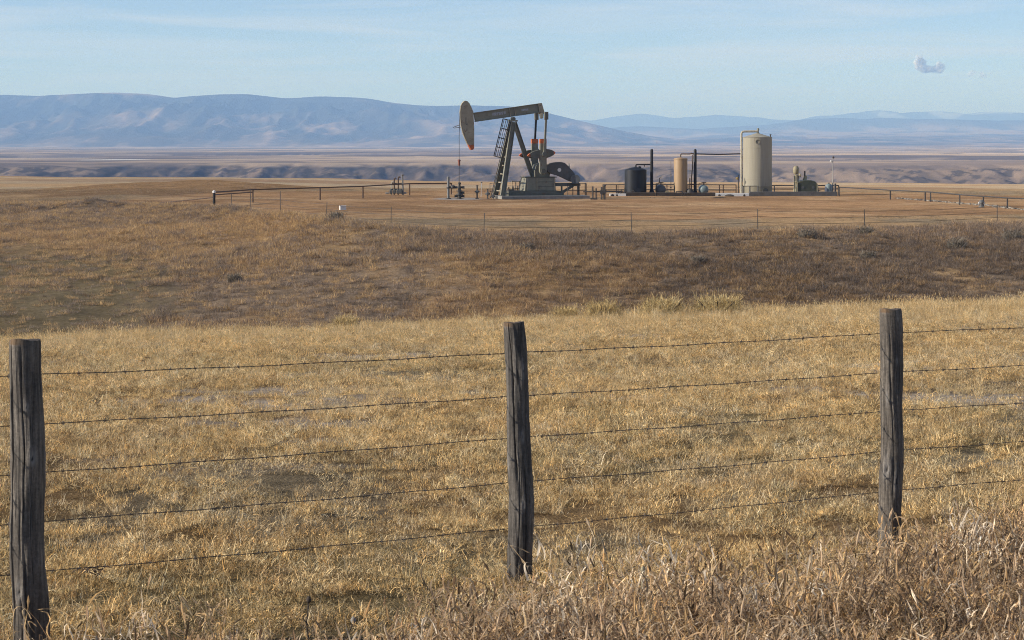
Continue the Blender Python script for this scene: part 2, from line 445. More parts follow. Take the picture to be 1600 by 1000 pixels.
class MB:
    def __init__(self):
        self.v = []; self.f = []

    def add(self, vs, fs):
        o = len(self.v)
        self.v += [tuple(p) for p in vs]
        self.f += [tuple(i + o for i in f) for f in fs]
        return self

    def box(self, c, s, m=None):
        vs = []
        for dz in (-.5, .5):
            for dx, dy in ((-.5, -.5), (.5, -.5), (.5, .5), (-.5, .5)):
                p = Vector((dx * s[0], dy * s[1], dz * s[2]))
                if m is not None:
                    p = m @ p
                vs.append(p + Vector(c))
        return self.add(vs, [(3, 2, 1, 0), (4, 5, 6, 7), (0, 1, 5, 4), (1, 2, 6, 5), (2, 3, 7, 6), (3, 0, 4, 7)])

    def bar(self, p, q, w, h, up=(0, 0, 1)):
        p = Vector(p); q = Vector(q)
        d = (q - p).normalized()
        u = Vector(up)
        if abs(d.dot(u)) > 0.98:
            u = Vector((1, 0, 0))
        a = d.cross(u).normalized(); b = a.cross(d).normalized()
        vs = []
        for c in (p, q):
            for i, j in ((-.5, -.5), (.5, -.5), (.5, .5), (-.5, .5)):
                vs.append(c + a * i * w + b * j * h)
        return self.add(vs, [(3, 2, 1, 0), (4, 5, 6, 7), (0, 1, 5, 4), (1, 2, 6, 5), (2, 3, 7, 6), (3, 0, 4, 7)])

    def tube(self, p, q, r, r2=None, n=10):
        return self.path([p, q], [r, r if r2 is None else r2], n)

    def path(self, pts, r, n=8):
        pts = [Vector(p) for p in pts]
        if not hasattr(r, '__len__'):
            r = [r] * len(pts)
        vs = []; fs = []
        ref = None
        for i, p in enumerate(pts):
            if i == 0: d = pts[1] - p
            elif i == len(pts) - 1: d = p - pts[-2]
            else: d = (pts[i + 1] - p).normalized() + (p - pts[i - 1]).normalized()
            d.normalize()
            if ref is None:
                ref = Vector((0, 0, 1)) if abs(d.z) < 0.9 else Vector((1, 0, 0))
            a = d.cross(ref).normalized(); b = a.cross(d).normalized()
            ref = b
            k = 1.0
            if 0 < i < len(pts) - 1:
                k = 1.0 / max(0.5, d.dot((pts[i + 1] - p).normalized()))
            for j in range(n):
                t = 2 * math.pi * j / n
                vs.append(p + (a * math.cos(t) + b * math.sin(t)) * r[i])
        for i in range(len(pts) - 1):
            for j in range(n):
                j2 = (j + 1) % n
                fs.append((i * n + j, i * n + j2, (i + 1) * n + j2, (i + 1) * n + j))
        fs.append(tuple(reversed(range(n))))
        fs.append(tuple(range((len(pts) - 1) * n, len(pts) * n)))
        return self.add(vs, fs)

    def lathe(self, prof_, n=32, c=(0, 0, 0), axis=None):
        vs = []; fs = []
        M = Matrix.Identity(3)
        if axis is not None:
            M = Vector(axis).to_track_quat('Z', 'Y').to_matrix()
        for (r, z) in prof_:
            for j in range(n):
                t = 2 * math.pi * j / n
                vs.append(M @ Vector((r * math.cos(t), r * math.sin(t), z)) + Vector(c))
        k = len(prof_)
        for i in range(k - 1):
            for j in range(n):
                j2 = (j + 1) % n
                fs.append((i * n + j, i * n + j2, (i + 1) * n + j2, (i + 1) * n + j))
        fs.append(tuple(reversed(range(n)))); fs.append(tuple(range((k - 1) * n, k * n)))
        return self.add(vs, fs)

    def prism(self, poly, y0, y1):
        """poly: (x, z) outline, extruded from y0 to y1"""
        n = len(poly)
        vs = [(x, y0, z) for x, z in poly] + [(x, y1, z) for x, z in poly]
        fs = [tuple(range(n)), tuple(reversed(range(n, 2 * n)))]
        for i in range(n):
            j = (i + 1) % n
            fs.append((j, i, i + n, j + n))
        return self.add(vs, fs)

    def build(self, name, mat, parent=None, smooth=0, bevel=0.0):
        import bmesh
        me = bpy.data.meshes.new(name)
        me.from_pydata([tuple(p) for p in self.v], [], self.f)
        bm = bmesh.new(); bm.from_mesh(me)
        bmesh.ops.recalc_face_normals(bm, faces=bm.faces)
        if bevel:
            bmesh.ops.bevel(bm, geom=[e for e in bm.edges if len(e.link_faces) == 2 and e.calc_face_angle(0) > 0.6],
                            offset=bevel, segments=1, affect='EDGES', clamp_overlap=True)
        bm.to_mesh(me); bm.free()
        if smooth:
            me.polygons.foreach_set('use_smooth', np.ones(len(me.polygons), dtype=bool))
            me.set_sharp_from_angle(angle=R(smooth))
        me.materials.append(mat)
        o = bpy.data.objects.new(name, me); C.link(o)
        if parent is not None:
            o.parent = parent
        return o


def empty(name, label, cat, loc=(0, 0, 0), rz=0.0, group=None):
    o = bpy.data.objects.new(name, None); C.link(o)
    o.empty_display_size = 0.3
    o.location = loc; o.rotation_euler = (0, 0, rz)
    return tag(o, label, cat, group)


def tag(o, label, cat, group=None, kind=None):
    if label: o['label'] = label
    if cat: o['category'] = cat
    if group: o['group'] = group
    if kind: o['kind'] = kind
    return o


def copy_thing(o, parent=None):
    c = o.copy(); C.link(c); c.parent = parent
    for ch in list(o.children):
        copy_thing(ch, c)
    return c


def surf(name, col, rough=0.65, metal=0.0, var=0.22, scale=2.5, stretch=(1, 1, 1), rust=0.0, rustcol=(0.16, 0.075, 0.035), bump=0.0, spec=0.4):
    """weathered paint, steel, concrete: base colour with blotches, streaks and rust spots"""
    m, nt, out = new_mat(name)
    tco = nt.nodes.new('ShaderNodeTexCoord')
    mpp = nt.nodes.new('ShaderNodeMapping'); mpp.inputs['Scale'].default_value = stretch
    nt.links.new(tco.outputs['Object'], mpp.inputs['Vector'])
    n = nt.nodes.new('ShaderNodeTexNoise')
    n.inputs['Scale'].default_value = scale; n.inputs['Detail'].default_value = 8; n.inputs['Roughness'].default_value = 0.7
    nt.links.new(mpp.outputs['Vector'], n.inputs['Vector'])
    r = nt.nodes.new('ShaderNodeMapRange')
    r.inputs['From Min'].default_value = 0.3; r.inputs['From Max'].default_value = 0.7
    r.inputs['To Min'].default_value = 1 - var; r.inputs['To Max'].default_value = 1 + var
    nt.links.new(n.outputs['Fac'], r.inputs['Value'])
    mu = nt.nodes.new('ShaderNodeVectorMath'); mu.operation = 'SCALE'
    mu.inputs[0].default_value = col
    nt.links.new(r.outputs['Result'], mu.inputs['Scale'])
    colour = mu.outputs['Vector']
    if rust:
        n2 = nt.nodes.new('ShaderNodeTexNoise')
        n2.inputs['Scale'].default_value = scale * 2.3; n2.inputs['Detail'].default_value = 10; n2.inputs['Roughness'].default_value = 0.75
        nt.links.new(mpp.outputs['Vector'], n2.inputs['Vector'])
        r2 = nt.nodes.new('ShaderNodeMapRange')
        r2.inputs['From Min'].default_value = 0.62 - rust * 0.3; r2.inputs['From Max'].default_value = 0.75 - rust * 0.25
        nt.links.new(n2.outputs['Fac'], r2.inputs['Value'])
        mi = nt.nodes.new('ShaderNodeMix'); mi.data_type = 'RGBA'
        mi.inputs['B'].default_value = (*rustcol, 1)
        nt.links.new(colour, mi.inputs['A']); nt.links.new(r2.outputs['Result'], mi.inputs['Factor'])
        colour = mi.outputs['Result']
    b = nt.nodes.new('ShaderNodeBsdfPrincipled')
    b.inputs['Roughness'].default_value = rough; b.inputs['Metallic'].default_value = metal
    b.inputs['Specular IOR Level'].default_value = spec
    nt.links.new(colour, b.inputs['Base Color'])
    if bump:
        bp = nt.nodes.new('ShaderNodeBump'); bp.inputs['Distance'].default_value = bump
        nt.links.new(n.outputs['Fac'], bp.inputs['Height']); nt.links.new(bp.outputs['Normal'], b.inputs['Normal'])
    nt.links.new(b.outputs['BSDF'], out.inputs['Surface'])
    return m


M_ = dict(
    green=surf('olive_grey_paint', (0.225, 0.212, 0.158), 0.6, var=0.25, scale=1.6, rust=0.25),
    green_d=surf('dark_olive_paint', (0.125, 0.122, 0.095), 0.6, var=0.3, scale=1.6, rust=0.25),
    head=surf('faded_head_paint', (0.33, 0.285, 0.205), 0.65, var=0.2, scale=1.4, rust=0.3),
    orange=surf('orange_safety_paint', (0.52, 0.135, 0.045), 0.6, var=0.3, scale=3, rust=0.2),
    black=surf('black_poly', (0.013, 0.014, 0.017), 0.5, var=0.35, scale=1.2, stretch=(1, 1, .3)),
    stack=surf('black_steel_pipe', (0.016, 0.015, 0.015), 0.6, var=0.35, scale=4, rust=0.2, rustcol=(0.05, 0.03, 0.02)),
    dark=surf('dark_steel', (0.06, 0.056, 0.050), 0.55, var=0.35, scale=5, rust=0.3),
    rusty=surf('rusty_pipe', (0.095, 0.062, 0.043), 0.75, var=0.35, scale=6, rust=0.4),
    galv=surf('galvanised_steel', (0.20, 0.19, 0.175), 0.5, metal=0.3, var=0.25, scale=6),
    beige=surf('beige_tank_paint', (0.35, 0.312, 0.236), 0.6, var=0.15, scale=1.1, stretch=(2.2, 2.2, .14), rust=0.10, rustcol=(0.20, 0.13, 0.075), spec=.15),
    beige_d=surf('darker_beige_paint', (0.26, 0.225, 0.155), 0.6, var=0.15, scale=1.3, stretch=(1, 1, .4), rust=0.12),
    tan=surf('tan_vessel_paint', (0.36, 0.235, 0.125), 0.55, var=0.12, scale=1.2, stretch=(1, 1, .25), rust=0.12),
    pipe=surf('beige_riser_and_lit_stiffener_paint', (0.44, 0.39, 0.29), 0.6, var=0.2, scale=4, rust=0.3),
    grey=surf('grey_vessel_paint', (0.12, 0.125, 0.125), 0.55, var=0.25, scale=3, rust=0.15),
    teal=surf('teal_grey_paint', (0.17, 0.215, 0.215), 0.5, var=0.25, scale=4, rust=0.15),
    olive=surf('dark_green_equipment_paint', (0.060, 0.066, 0.045), 0.55, var=0.3, scale=3, rust=0.2),
    khaki=surf('khaki_equipment_paint', (0.33, 0.28, 0.17), 0.6, var=0.3, scale=4, rust=0.25),
    conc=surf('weathered_concrete', (0.27, 0.25, 0.22), 0.9, var=0.25, scale=2.5, bump=0.01),
    conc_d=surf('grey_containment_kerb', (0.115, 0.108, 0.100), 0.9, var=0.3, scale=3, bump=0.01),
    timber=surf('dark_timber', (0.060, 0.046, 0.036), 0.9, var=0.4, scale=3, stretch=(.4, 2, 2), bump=0.01),
    white=surf('white_paint', (0.74, 0.70, 0.64), 0.6, var=0.12, scale=4, rust=0.08),
    brass=surf('yellow_valve_paint', (0.50, 0.33, 0.10), 0.5, var=0.2, scale=6),
    tpost=surf('weathered_fence_steel', (0.13, 0.115, 0.10), 0.7, var=0.3, scale=8, rust=0.3),
    wire=surf('old_fence_wire', (0.095, 0.076, 0.058), 0.6, var=0.3, scale=30, rust=0.3),
    letter=surf('faded_letter_paint', (0.36, 0.37, 0.40), 0.7, var=0.25, scale=8),
    guard=surf('grey_guard_paint', (0.105, 0.103, 0.095), 0.6, var=0.25, scale=2, rust=0.15),
    stone=surf('pale_stones', (0.34, 0.285, 0.22), 0.9, var=0.3, scale=2),
)

# ------------------------------------------------------------------ pumpjack
PY_ = 184.0
PS = F / PY_                # pixels per metre there
TH = R(14.0)
PZ = z_at(310, PY_)


def U(px, v=0.0):
    return (px - 800.0) / (PS * math.cos(TH)) - math.tan(TH) * v


def Wz(py):
    return (310.0 - py) / PS


def pp(px, py, v=0.0):
    return (U(px, v), -v, Wz(py))


slab = MB().box((0, 0, 0.10), (U(914) - U(777), 3.1, 0.32)).build('concrete_slab', M_['conc'], bevel=0.02)
slab.location = (px_at((914 + 777) / 2, PY_), PY_, PZ - 0.02); slab.rotation_euler = (0, 0, TH)
tag(slab, 'low grey concrete slab under the pumpjack', 'slab')
SLX = U((914 + 777) / 2)

pj = empty('pumpjack', 'olive grey oil pumpjack with orange tipped horse head, cranks and counterweights', 'pumpjack', (0, PY_, PZ), TH)

# walking beam: a deep I-section tilted head down
bl = Vector(pp(741, 183.5)); br = Vector(pp(846.5, 168.0))
bd = (br - bl).normalized(); bn = Vector((-bd.z, 0, bd.x))
BH = 0.76


def beam_pt(f, h, v):
    p = bl + (br - bl) * f + bn * h
    return Vector((p.x, -v, p.z))


b = MB()
for h in (BH / 2 - .025, -BH / 2 + .025):
    b.bar(beam_pt(0, h, 0), beam_pt(1, h, 0), 0.30, 0.05)
b.bar(beam_pt(0, 0, 0), beam_pt(1, 0, 0), 0.05, BH - 0.1 - .004)
beam = b.build('walking_beam', M_['green'], pj, bevel=0.006)
for f in (0.525, 0.60, 0.965):
    for s in (-1, 1):
        MB().bar(beam_pt(f, -BH / 2 + .055, s * .085), beam_pt(f, BH / 2 - .055, s * .085), 0.03 if False else 0.11, 0.03, up=(1, 0, 0)).build('stiffener', M_['pipe'], beam)  # paler paint stands in for sunlight catching the stiffeners
# faded, no longer readable painted letters
for f0, f1, nlet, hh in ((0.27, 0.47, 8, .26), (0.70, 0.80, 6, .16)):
    mbl = MB()
    rr = random.Random(3)
    for k in range(nlet):
        fa = f0 + (f1 - f0) * (k + .12) / nlet; fb = f0 + (f1 - f0) * (k + .82) / nlet
        for ff_ in (fa, fb):
            mbl.bar(beam_pt(ff_, .02 - hh / 2, .029), beam_pt(ff_, .02 + hh / 2, .029), .035, .004, up=(0, 1, 0))
        mbl.bar(beam_pt(fa + .002, .02 + rr.choice((-.5, 0, .46)) * hh, .0295), beam_pt(fb - .002, .02 + rr.choice((-.46, 0, .46)) * hh, .0295), .003, .035)
    mbl.build('faded_lettering', M_['letter'], beam)
# tail plates and bearing
for s in (-1, 1):
    MB().prism([(U(840.5), Wz(162)), (U(846), Wz(161)), (U(850.5), Wz(177)), (U(848), Wz(179)), (U(842.5), Wz(178))], s * .17 - .02, s * .17 + .02).build('tail_plate', M_['head'], pj)
MB().tube(pp(846, 180, -.28), pp(846, 180, .28), 0.17, n=14).box(pp(845.5, 175.5), (.3, .3, .3)).build('tail_bearing', M_['head'], pj, smooth=40)
MB().bar(pp(846, 181.5, -1.46), pp(846, 181.5, 1.46), 0.26, 0.34).build('equalizer', M_['green'], pj, bevel=.02)

# horse head
HH = [(722.5, 161), (724.5, 158.6), (727, 157.6), (730, 158.6), (733, 162), (736, 168), (739, 175), (740.2, 200), (740.2, 226), (731.2, 226), (727, 217), (723.2, 207), (720.6, 196), (719.4, 185), (719.2, 175), (720.4, 166)]
head = MB().prism([(U(a), Wz(c)) for a, c in HH], -.24, .24).build('horse_head', M_['head'], pj, bevel=.01)
HT = [(740.2, 226.05), (740.2, 231), (738.6, 234), (735.4, 234.2), (731.2, 226.05)]
MB().prism([(U(a), Wz(c)) for a, c in HT], -.245, .245).build('orange_tip', M_['orange'], head)
for s in (-1, 1):   # raised side rims of the arc track
    rim_pts = [pp(a, c, s * .25) for a, c in [(731.4, 225), (727.3, 216.5), (723.6, 207), (721.0, 196), (719.8, 185), (719.6, 175), (720.8, 166), (723, 161.2)]]
    MB().path(rim_pts, .035, 6).build('track_rim', M_['head'], head)
for a, c, h in ((728.5, 189, 5.5), (730, 203, 2)):
    MB().bar(pp(a, c - h, .245), pp(a, c + h, .245), .05, .02, up=(0, 1, 0)).build('worn_lettering', M_['dark'], head)
MB().bar(pp(728.5, 194.5, .245), pp(732, 193.8, .245), .02, .05).build('worn_lettering', M_['dark'], head)
# wire bracket that stands out from the head
MB().path([pp(719.4, 195, .1), pp(711, 198.2, .1), pp(708.6, 199.2, .1), pp(710, 200.3, .1), pp(720, 199, .1)], .028, 6).build('cable_guide', M_['galv'], pj)
for s in (-1, 1):
    MB().path([pp(720.2, 166, s * .1), pp(719.0, 176, s * .1), pp(718.6, 190, s * .1), pp(717.9, 210, s * .09), pp(717.9, 250, s * .07)], .022, 6).build('bridle_cable', M_['dark'], pj)
MB().box(pp(717.9, 250.6), (.16, .42, .12)).tube(pp(717.9, 249), pp(717.9, 258.5), .085, n=10).build('carrier_bar', M_['orange'] if False else surf('red_oxide_paint', (0.22, 0.065, 0.035), .6, rust=.3), pj, smooth=40)
MB().tube(pp(717.9, 258), pp(717.9, 288), .024, n=8).build('polished_rod', M_['dark'], pj)

# samson post: two splayed front legs, one rear leg
apex = pp(801.5, 190.5)
footu = U(785.5, 1.25)


def leg(p, q, w, mat):
    """I-section leg"""
    p = Vector(p); q = Vector(q)
    m = MB()
    d = (q - p).normalized()
    a = d.cross(Vector((0, 1, 0))).normalized()
    m.bar(p + a * (w / 2), q + a * (w / 2), w * .95, .035, up=a)
    m.bar(p - a * (w / 2), q - a * (w / 2), w * .95, .035, up=a)
    m.bar(p, q, .035, w - .04, up=a)
    return m.build('samson_leg', mat, pj)


legs = []
for s in (1, -1):
    legs.append(leg((footu, -s * 1.25, .26), (apex[0] - .04, -s * .26, apex[2]), .36, M_['green']))
leg((U(832.5), 0, Wz(277)), (apex[0] + .12, 0, apex[2] - .03), .30, M_['green'])
for k in range(7):     # horizontal struts between the front legs
    f = .06 + .115 * k
    y_ = 1.25 + (.26 - 1.25) * f
    x_ = footu + (apex[0] - .04 - footu) * f
    z_ = .26 + (apex[2] - .26) * f
    MB().bar((x_, -y_ + .2, z_), (x_, y_ - .2, z_), .07, .09).build('leg_brace', M_['head'], pj)
MB().box((apex[0], 0, apex[2] + .09), (.62, .72, .12)).build('saddle_plate', M_['green'], pj)
MB().tube((apex[0], -.30, apex[2] + .24), (apex[0], .30, apex[2] + .24), .16, n=14).build('saddle_bearing', M_['green_d'], pj, smooth=40)

# ladder and its safety cage, hung in front of the front legs
l0 = Vector((U(767.5), 0, .05)); l1 = Vector((U(797.5), 0, Wz(186.5)))
ld = (l1 - l0)
lad = MB()
for s in (-.22, .22):
    lad.tube(l0 + Vector((0, s, 0)), l1 + Vector((0, s, 0)), .034, n=6)
ladder = lad.build('ladder', M_['dark'], pj)
for k in range(22):
    c = l0 + ld * ((k + .6) / 22.5)
    MB().tube(c + Vector((0, -.22, 0)), c + Vector((0, .22, 0)), .016, n=5).build('rung', M_['dark'], ladder)
ln = Vector((-ld.z, 0, ld.x)).normalized()
arc = [(-.30, .0), (-.34, .26), (-.19, .55), (0, .62), (.19, .55), (.34, .26), (.30, .0)]
cage = MB()
f0 = (Wz(246.5) - .05) / ld.z; f1 = .985
for (s, d_) in arc:
    cage.tube(l0 + ld * f0 + ln * d_ + Vector((0, s, 0)), l0 + ld * f1 + ln * d_ + Vector((0, s, 0)), .027, n=5)
cage_o = cage.build('safety_cage', M_['dark'], pj)
for k in range(5):
    c = l0 + ld * (f0 + (f1 - f0) * k / 4.0)
    MB().path([c + ln * d_ + Vector((0, s, 0)) for s, d_ in arc], .022, 5).build('cage_hoop', M_['galv'] if k == 0 else M_['dark'], cage_o)

# base frame, pedestal and gearbox
bf = MB()
for s in (-1, 1):
    bf.bar((U(790), s * 1.0, .42), (U(876), s * 1.0, .42), .22, .36)
for px in (792, 812, 840, 866):
    bf.bar((U(px), -.9, .40), (U(px), .9, .40), .2, .3)
bf.build('base_frame', M_['green_d'], pj, bevel=.01)
MB().prism([(U(817), Wz(298.2)), (U(868), Wz(298.2)), (U(874), Wz(306)), (U(812), Wz(306))], -1.14, 1.14).build('pedestal_skirt', M_['green_d'], pj, bevel=.01)
ped = MB().prism([(U(818.5), Wz(277.5)), (U(863), Wz(277.5)), (U(864), Wz(298)), (U(815.5), Wz(298))], -.95, .95).build('gearbox_pedestal', M_['green'], pj, bevel=.01)
MB().box(((U(817) + U(865)) / 2, 0, Wz(277.5) + .04), (U(865.5) - U(817), 2.02, .07)).build('pedestal_cap', M_['green_d'], ped)
for a in (819.5, 834.6, 862.0):
    MB().bar(pp(a + 4.2, 297.9, .97), pp(a + 4.2, 278, .97), .07, .05, up=(0, 1, 0)).build('pedestal_rib', M_['head'], ped)
for c in (284, 291):
    MB().bar(pp(841, c, .965), pp(865, c, .965), .03, .05).build('pedestal_rib', M_['green_d'], ped)
UC = U(848, 1.35)
SW = Wz(267.0)
MB().prism([(UC - .48, Wz(276.8)), (UC + .75, Wz(276.8)), (UC + .85, SW - .05), (UC + .6, SW + .5), (UC + .15, SW + .66), (UC - .35, SW + .5), (UC - .52, SW)], -.62, .62).build('gearbox', M_['green'], pj, bevel=.03)
MB().tube((UC, -1.56, SW), (UC, 1.56, SW), .14, n=14).build('crank_shaft', M_['dark'], pj, smooth=40)

# cranks, counterweights and pitman arms
ctop = Wz(217.0)
for s in (1, -1):
    v = 1.35 * s
    cr = MB()
    pts = []
    for k in range(9):
        t = math.pi + math.pi * k / 8
        pts.append((UC + .29 * math.cos(t), SW + .29 * math.sin(t)))
    pts += [(UC + .265, Wz(224.2)), (UC - .265, Wz(224.2))]
    cr.prism(pts, -v - .17, -v + .17)
    crank = cr.build('crank', M_['green'], pj, bevel=.015)
    MB().prism([(UC - .268, Wz(224.2) + .003), (UC + .268, Wz(224.2) + .003), (UC + .262, ctop), (UC - .262, ctop)], -v - .172, -v + .172).build('orange_cap', M_['orange'], crank)
    MB().tube((UC, -v - .26, SW), (UC, -v + .26, SW), .19, n=14).build('shaft_boss', M_['green_d'], crank, smooth=40)
    wz0 = Wz(240.5)
    tilt = R(6)
    for side in (-1, 1):
        outl = []; tip = []
        Lh = 1.30 if side < 0 else 1.02
        N = 12
        up_, dn_ = [], []
        for k in range(N + 1):
            f = k / N
            hgt = .36 * (1 - f ** 2.0) ** .8
            up_.append((f, hgt)); dn_.append((f, -hgt * .92))
        def tr(f, h):
            x = side * (.262 + f * (Lh - .262))
            return (UC + x * math.cos(tilt) - h * math.sin(tilt), wz0 + x * math.sin(tilt) + h * math.cos(tilt))
        cut = .80
        hc = .36 * (1 - cut ** 2) ** .8
        body = [tr(f, h) for f, h in up_ if f < cut] + [tr(cut, hc), tr(cut, -hc * .92)] + [tr(f, h) for f, h in reversed(dn_) if f < cut]
        tipp = [tr(cut + .002, hc)] + [tr(f, h) for f, h in up_ if f > cut] + [tr(f, h) for f, h in reversed(dn_) if cut < f < .999] + [tr(cut + .002, -hc * .92)]
        yo = -v - .02 * s
        MB().prism(body, yo - .16, yo + .16).build('counterweight', M_['green_d'], crank, bevel=.015)
        MB().prism(tipp, yo - .16, yo + .16).build('orange_weight_tip', M_['orange'], crank)
    # pitman
    pv = s * 1.60
    MB().bar((U(852.5, 1.50), -pv, Wz(185)), (UC + .06, -pv, Wz(240)), .13, .15, up=(1, 0, 0)).build('pitman_arm', M_['stack'] if s < 0 else M_['green'], pj)
    MB().box((U(852.5, 1.50) + .02, -s * 1.56, Wz(181)), (.30, .30, .62)).build('pitman_hanger', M_['green_d'], pj, bevel=.02)
    MB().tube((UC + .05, -s * 1.50, Wz(241)), (UC + .05, -s * 1.72, Wz(241)), .19, n=14).build('wrist_pin', M_['green_d'], pj, smooth=40)

# belt guard, motor and its mount
GV = .80
BG = [(853, 262), (855.5, 257), (860, 254.5), (868, 253.3), (876, 253), (882, 254.5), (887, 259), (893, 266), (898, 272), (901, 278), (900, 283), (896, 285), (889, 283), (880, 278.5), (870, 274), (861, 271.5), (855, 268)]
bg = MB().prism([(U(a, GV), Wz(c)) for a, c in BG], -GV - .16, -GV + .16).build('belt_guard', M_['guard'], pj, bevel=.02)
MB().lathe([(.06, 0), (.155, 0), (.155, .01), (.06, .01)], 18, pp(874, 265.5, GV + .165), (0, -1, 0)).build('painted_ring', M_['white'], bg)
MB().tube(pp(899, 280.5, GV - .9), pp(899, 280.5, GV + .42), .36, n=18).build('motor', M_['grey'], pj, smooth=40)
mo = MB()
for k in range(5):
    mo.lathe([(.30, 0), (.39, 0), (.39, .03), (.30, .03)], 18, pp(899, 280.5, GV + .38 - k * .08), (0, -1, 0))
mo.build('cooling_fin', M_['grey'], pj)
MB().path([pp(889.5, 272, -.5), pp(889.8, 262, -.5), pp(889.8, 255, -.5)], [.09, .08, .03], 8).build('breather_pipe', M_['galv'], pj)
mt_ = MB()
for v in (-.75, .75):
    mt_.bar(pp(866, 288.7, v), pp(906, 288.7, v), .16, .24)
    mt_.bar(pp(871, 306, v), pp(896, 290.5, v), .14, .16)
    mt_.bar(pp(878, 290, v), pp(878, 306, v), .09, .09)
    mt_.bar(pp(904, 290, v), pp(904, 306, v), .09, .09)
    mt_.bar(pp(869, 306.6, v), pp(912, 306.6, v), .14, .12)
mt_.bar(pp(906, 288.7, -.75), pp(906, 288.7, .75), .14, .2)
mt_.build('motor_mount', M_['green_d'], pj)


def rail_run(name, label, pts, heights, post_r, rail_r, mats, cat='railing', group=None, postless=()):
    """post-and-pipe railing through world points pts"""
    o = empty(name, label, cat, pts[0], 0, group)
    base = Vector(pts[0])
    P = [Vector(p) - base for p in pts]
    hm = max(heights)
    for i, p in enumerate(P):
        if i in postless: continue
        MB().tube(p - Vector((0, 0, .05)), p + Vector((0, 0, hm + .03)), post_r, n=8).build('post', mats[0], o, smooth=50)
    for h in heights:
        MB().path([p + Vector((0, 0, h)) for p in P], rail_r, 6).build('rail', mats[1], o, smooth=50)
    return o


def pw(px, py, v):
    """pump-frame point to world"""
    u, y, z = pp(px, py, v)
    return Vector((u * math.cos(TH) - y * math.sin(TH), PY_ + u * math.sin(TH) + y * math.cos(TH), PZ + z))


rail_run('guard_rail', 'dark steel guard rail around the pumpjack motor', [pw(887, 308, 1.35), pw(895, 308, 1.35), pw(905, 308, 1.35), pw(916, 308, 1.35), pw(916, 308, -1.2)], [.55, 1.08], .035, .03, (M_['dark'], M_['dark']))
rail_run('guard_rail', 'thin olive guard rail behind the pumpjack legs', [pw(a, 305, -1.5) for a in (800, 806, 812, 818, 824)], [.5, 1.1], .035, .03, (M_['khaki'], M_['khaki']))
en = empty('control_box', 'low dark box on the slab between pumpjack legs and pedestal', 'control box', pw(804, 306, .35), TH)
MB().box((0, 0, .22), (1.25, .5, .44)).build('case', M_['guard'], en, bevel=.02)
MB().box((-.3, 0, .49), (.5, .4, .1)).build('lid', M_['dark'], en)
for k, a in enumerate((-.45, -.1, .3)):
    MB().tube((a, .1, .44), (a, .1, .72 + .05 * k), .045, n=6).build('fitting', M_['dark'], en)

# ------------------------------------------------------------------ wellhead and the small valves left of the pumpjack


def gz(x, y):
    return float(terrain(np.array([x]), np.array([y]), False)[0])


def valve_wheel(m, c, r, axis, n=14):
    m.lathe([(r - .02, -.012), (r, -.012), (r, .012), (r - .02, .012), (r - .02, -.012)], n, c, axis)
    a = Vector(axis).orthogonal().normalized(); b_ = Vector(axis).cross(a)
    for d in (a, b_):
        m.tube(Vector(c) - d * r, Vector(c) + d * r, .012, n=4)


WX, WY = px_at(717.9, PY_ - 1.2), PY_ - 1.2
wh = empty('wellhead', 'dark wellhead with valves and stuffing box under the horse head', 'wellhead', (WX, WY, PZ - .03))
MB().lathe([(.34, 0), (.34, .06), (.16, .06), (.16, .34), (.27, .34), (.27, .44), (.15, .44), (.15, .62), (.24, .62), (.24, .70), (.12, .70), (.12, .90), (.19, .9), (.19, 1.0), (.09, 1.0), (.09, 1.22), (.13, 1.22), (.13, 1.32), (.05, 1.36)], 16).build('casing_head', M_['dark'], wh, smooth=30)
for sgn, h in ((-1, .24), (1, .24), (1, .52), (1, .95), (-1, .95)):
    m = MB().tube((0, 0, h), (sgn * .34, 0, h), .08, n=8).box((sgn * .30, 0, h), (.16, .2, .2))
    m.build('side_valve', M_['dark'], wh)
    m = MB(); valve_wheel(m, (sgn * .42, -.03, h), .12, (1, 0, 0)); m.build('valve_wheel', M_['dark'], wh)
MB().path([(-.3, 0, .95), (-.62, 0, .95), (-.75, 0, .98), (-.9, 0, .95), (-1.0, 0, .95)], .06, 8).build('flow_pipe', M_['dark'], wh, smooth=50)
MB().lathe([(.1, 0), (.18, .05), (.2, .14), (.16, .24), (.06, .28)], 12, (-.52, 0, .84)).build('choke_body', M_['dark'], wh, smooth=40)
sp = empty('standpipe', 'tall capped steel standpipe left of the wellhead', 'pipe', (px_at(700.5, WY), WY, PZ - .03))
MB().tube((0, 0, 0), (0, 0, 1.72), .105, n=12).lathe([(.12, 0), (.12, .08), (.03, .15)], 12, (0, 0, 1.70)).build('pipe', M_['galv'], sp, smooth=40)
MB().lathe([(.16, 0), (.16, .1), (.12, .1)], 12, (0, 0, .86)).build('flange', M_['dark'], sp)
MB().lathe([(.22, 0), (.22, .05), (.12, .05)], 12, (0, 0, 0.03)).build('flange', M_['dark'], sp)
MB().tube((.05, 0, .91), (.22, 0, .91), .05, n=8).build('outlet', M_['dark'], sp)


def small_valve(px, py, h, label, name='valve_riser', Y=None, mat='dark', wheel=True):
    Y = Y or PY_ - 1.0
    o = empty(name, label, 'valve', (px_at(px, Y), Y, z_at(py, Y)))
    MB().tube((0, 0, -.1), (0, 0, h), .06, n=8).lathe([(.14, 0), (.14, .12), (.08, .12)], 10, (0, 0, -.02)).build('pipe', M_[mat], o, smooth=40)
    MB().box((0, 0, h * .55), (.22, .22, .26)).tube((-.2, 0, h * .55), (.2, 0, h * .55), .07, n=8).build('valve_body', M_['grey'], o, bevel=.03)
    if wheel:
        m = MB(); valve_wheel(m, (0, 0, h + .02), .13, (0, 0, 1)); m.build('valve_wheel', M_[mat], o)
    return o


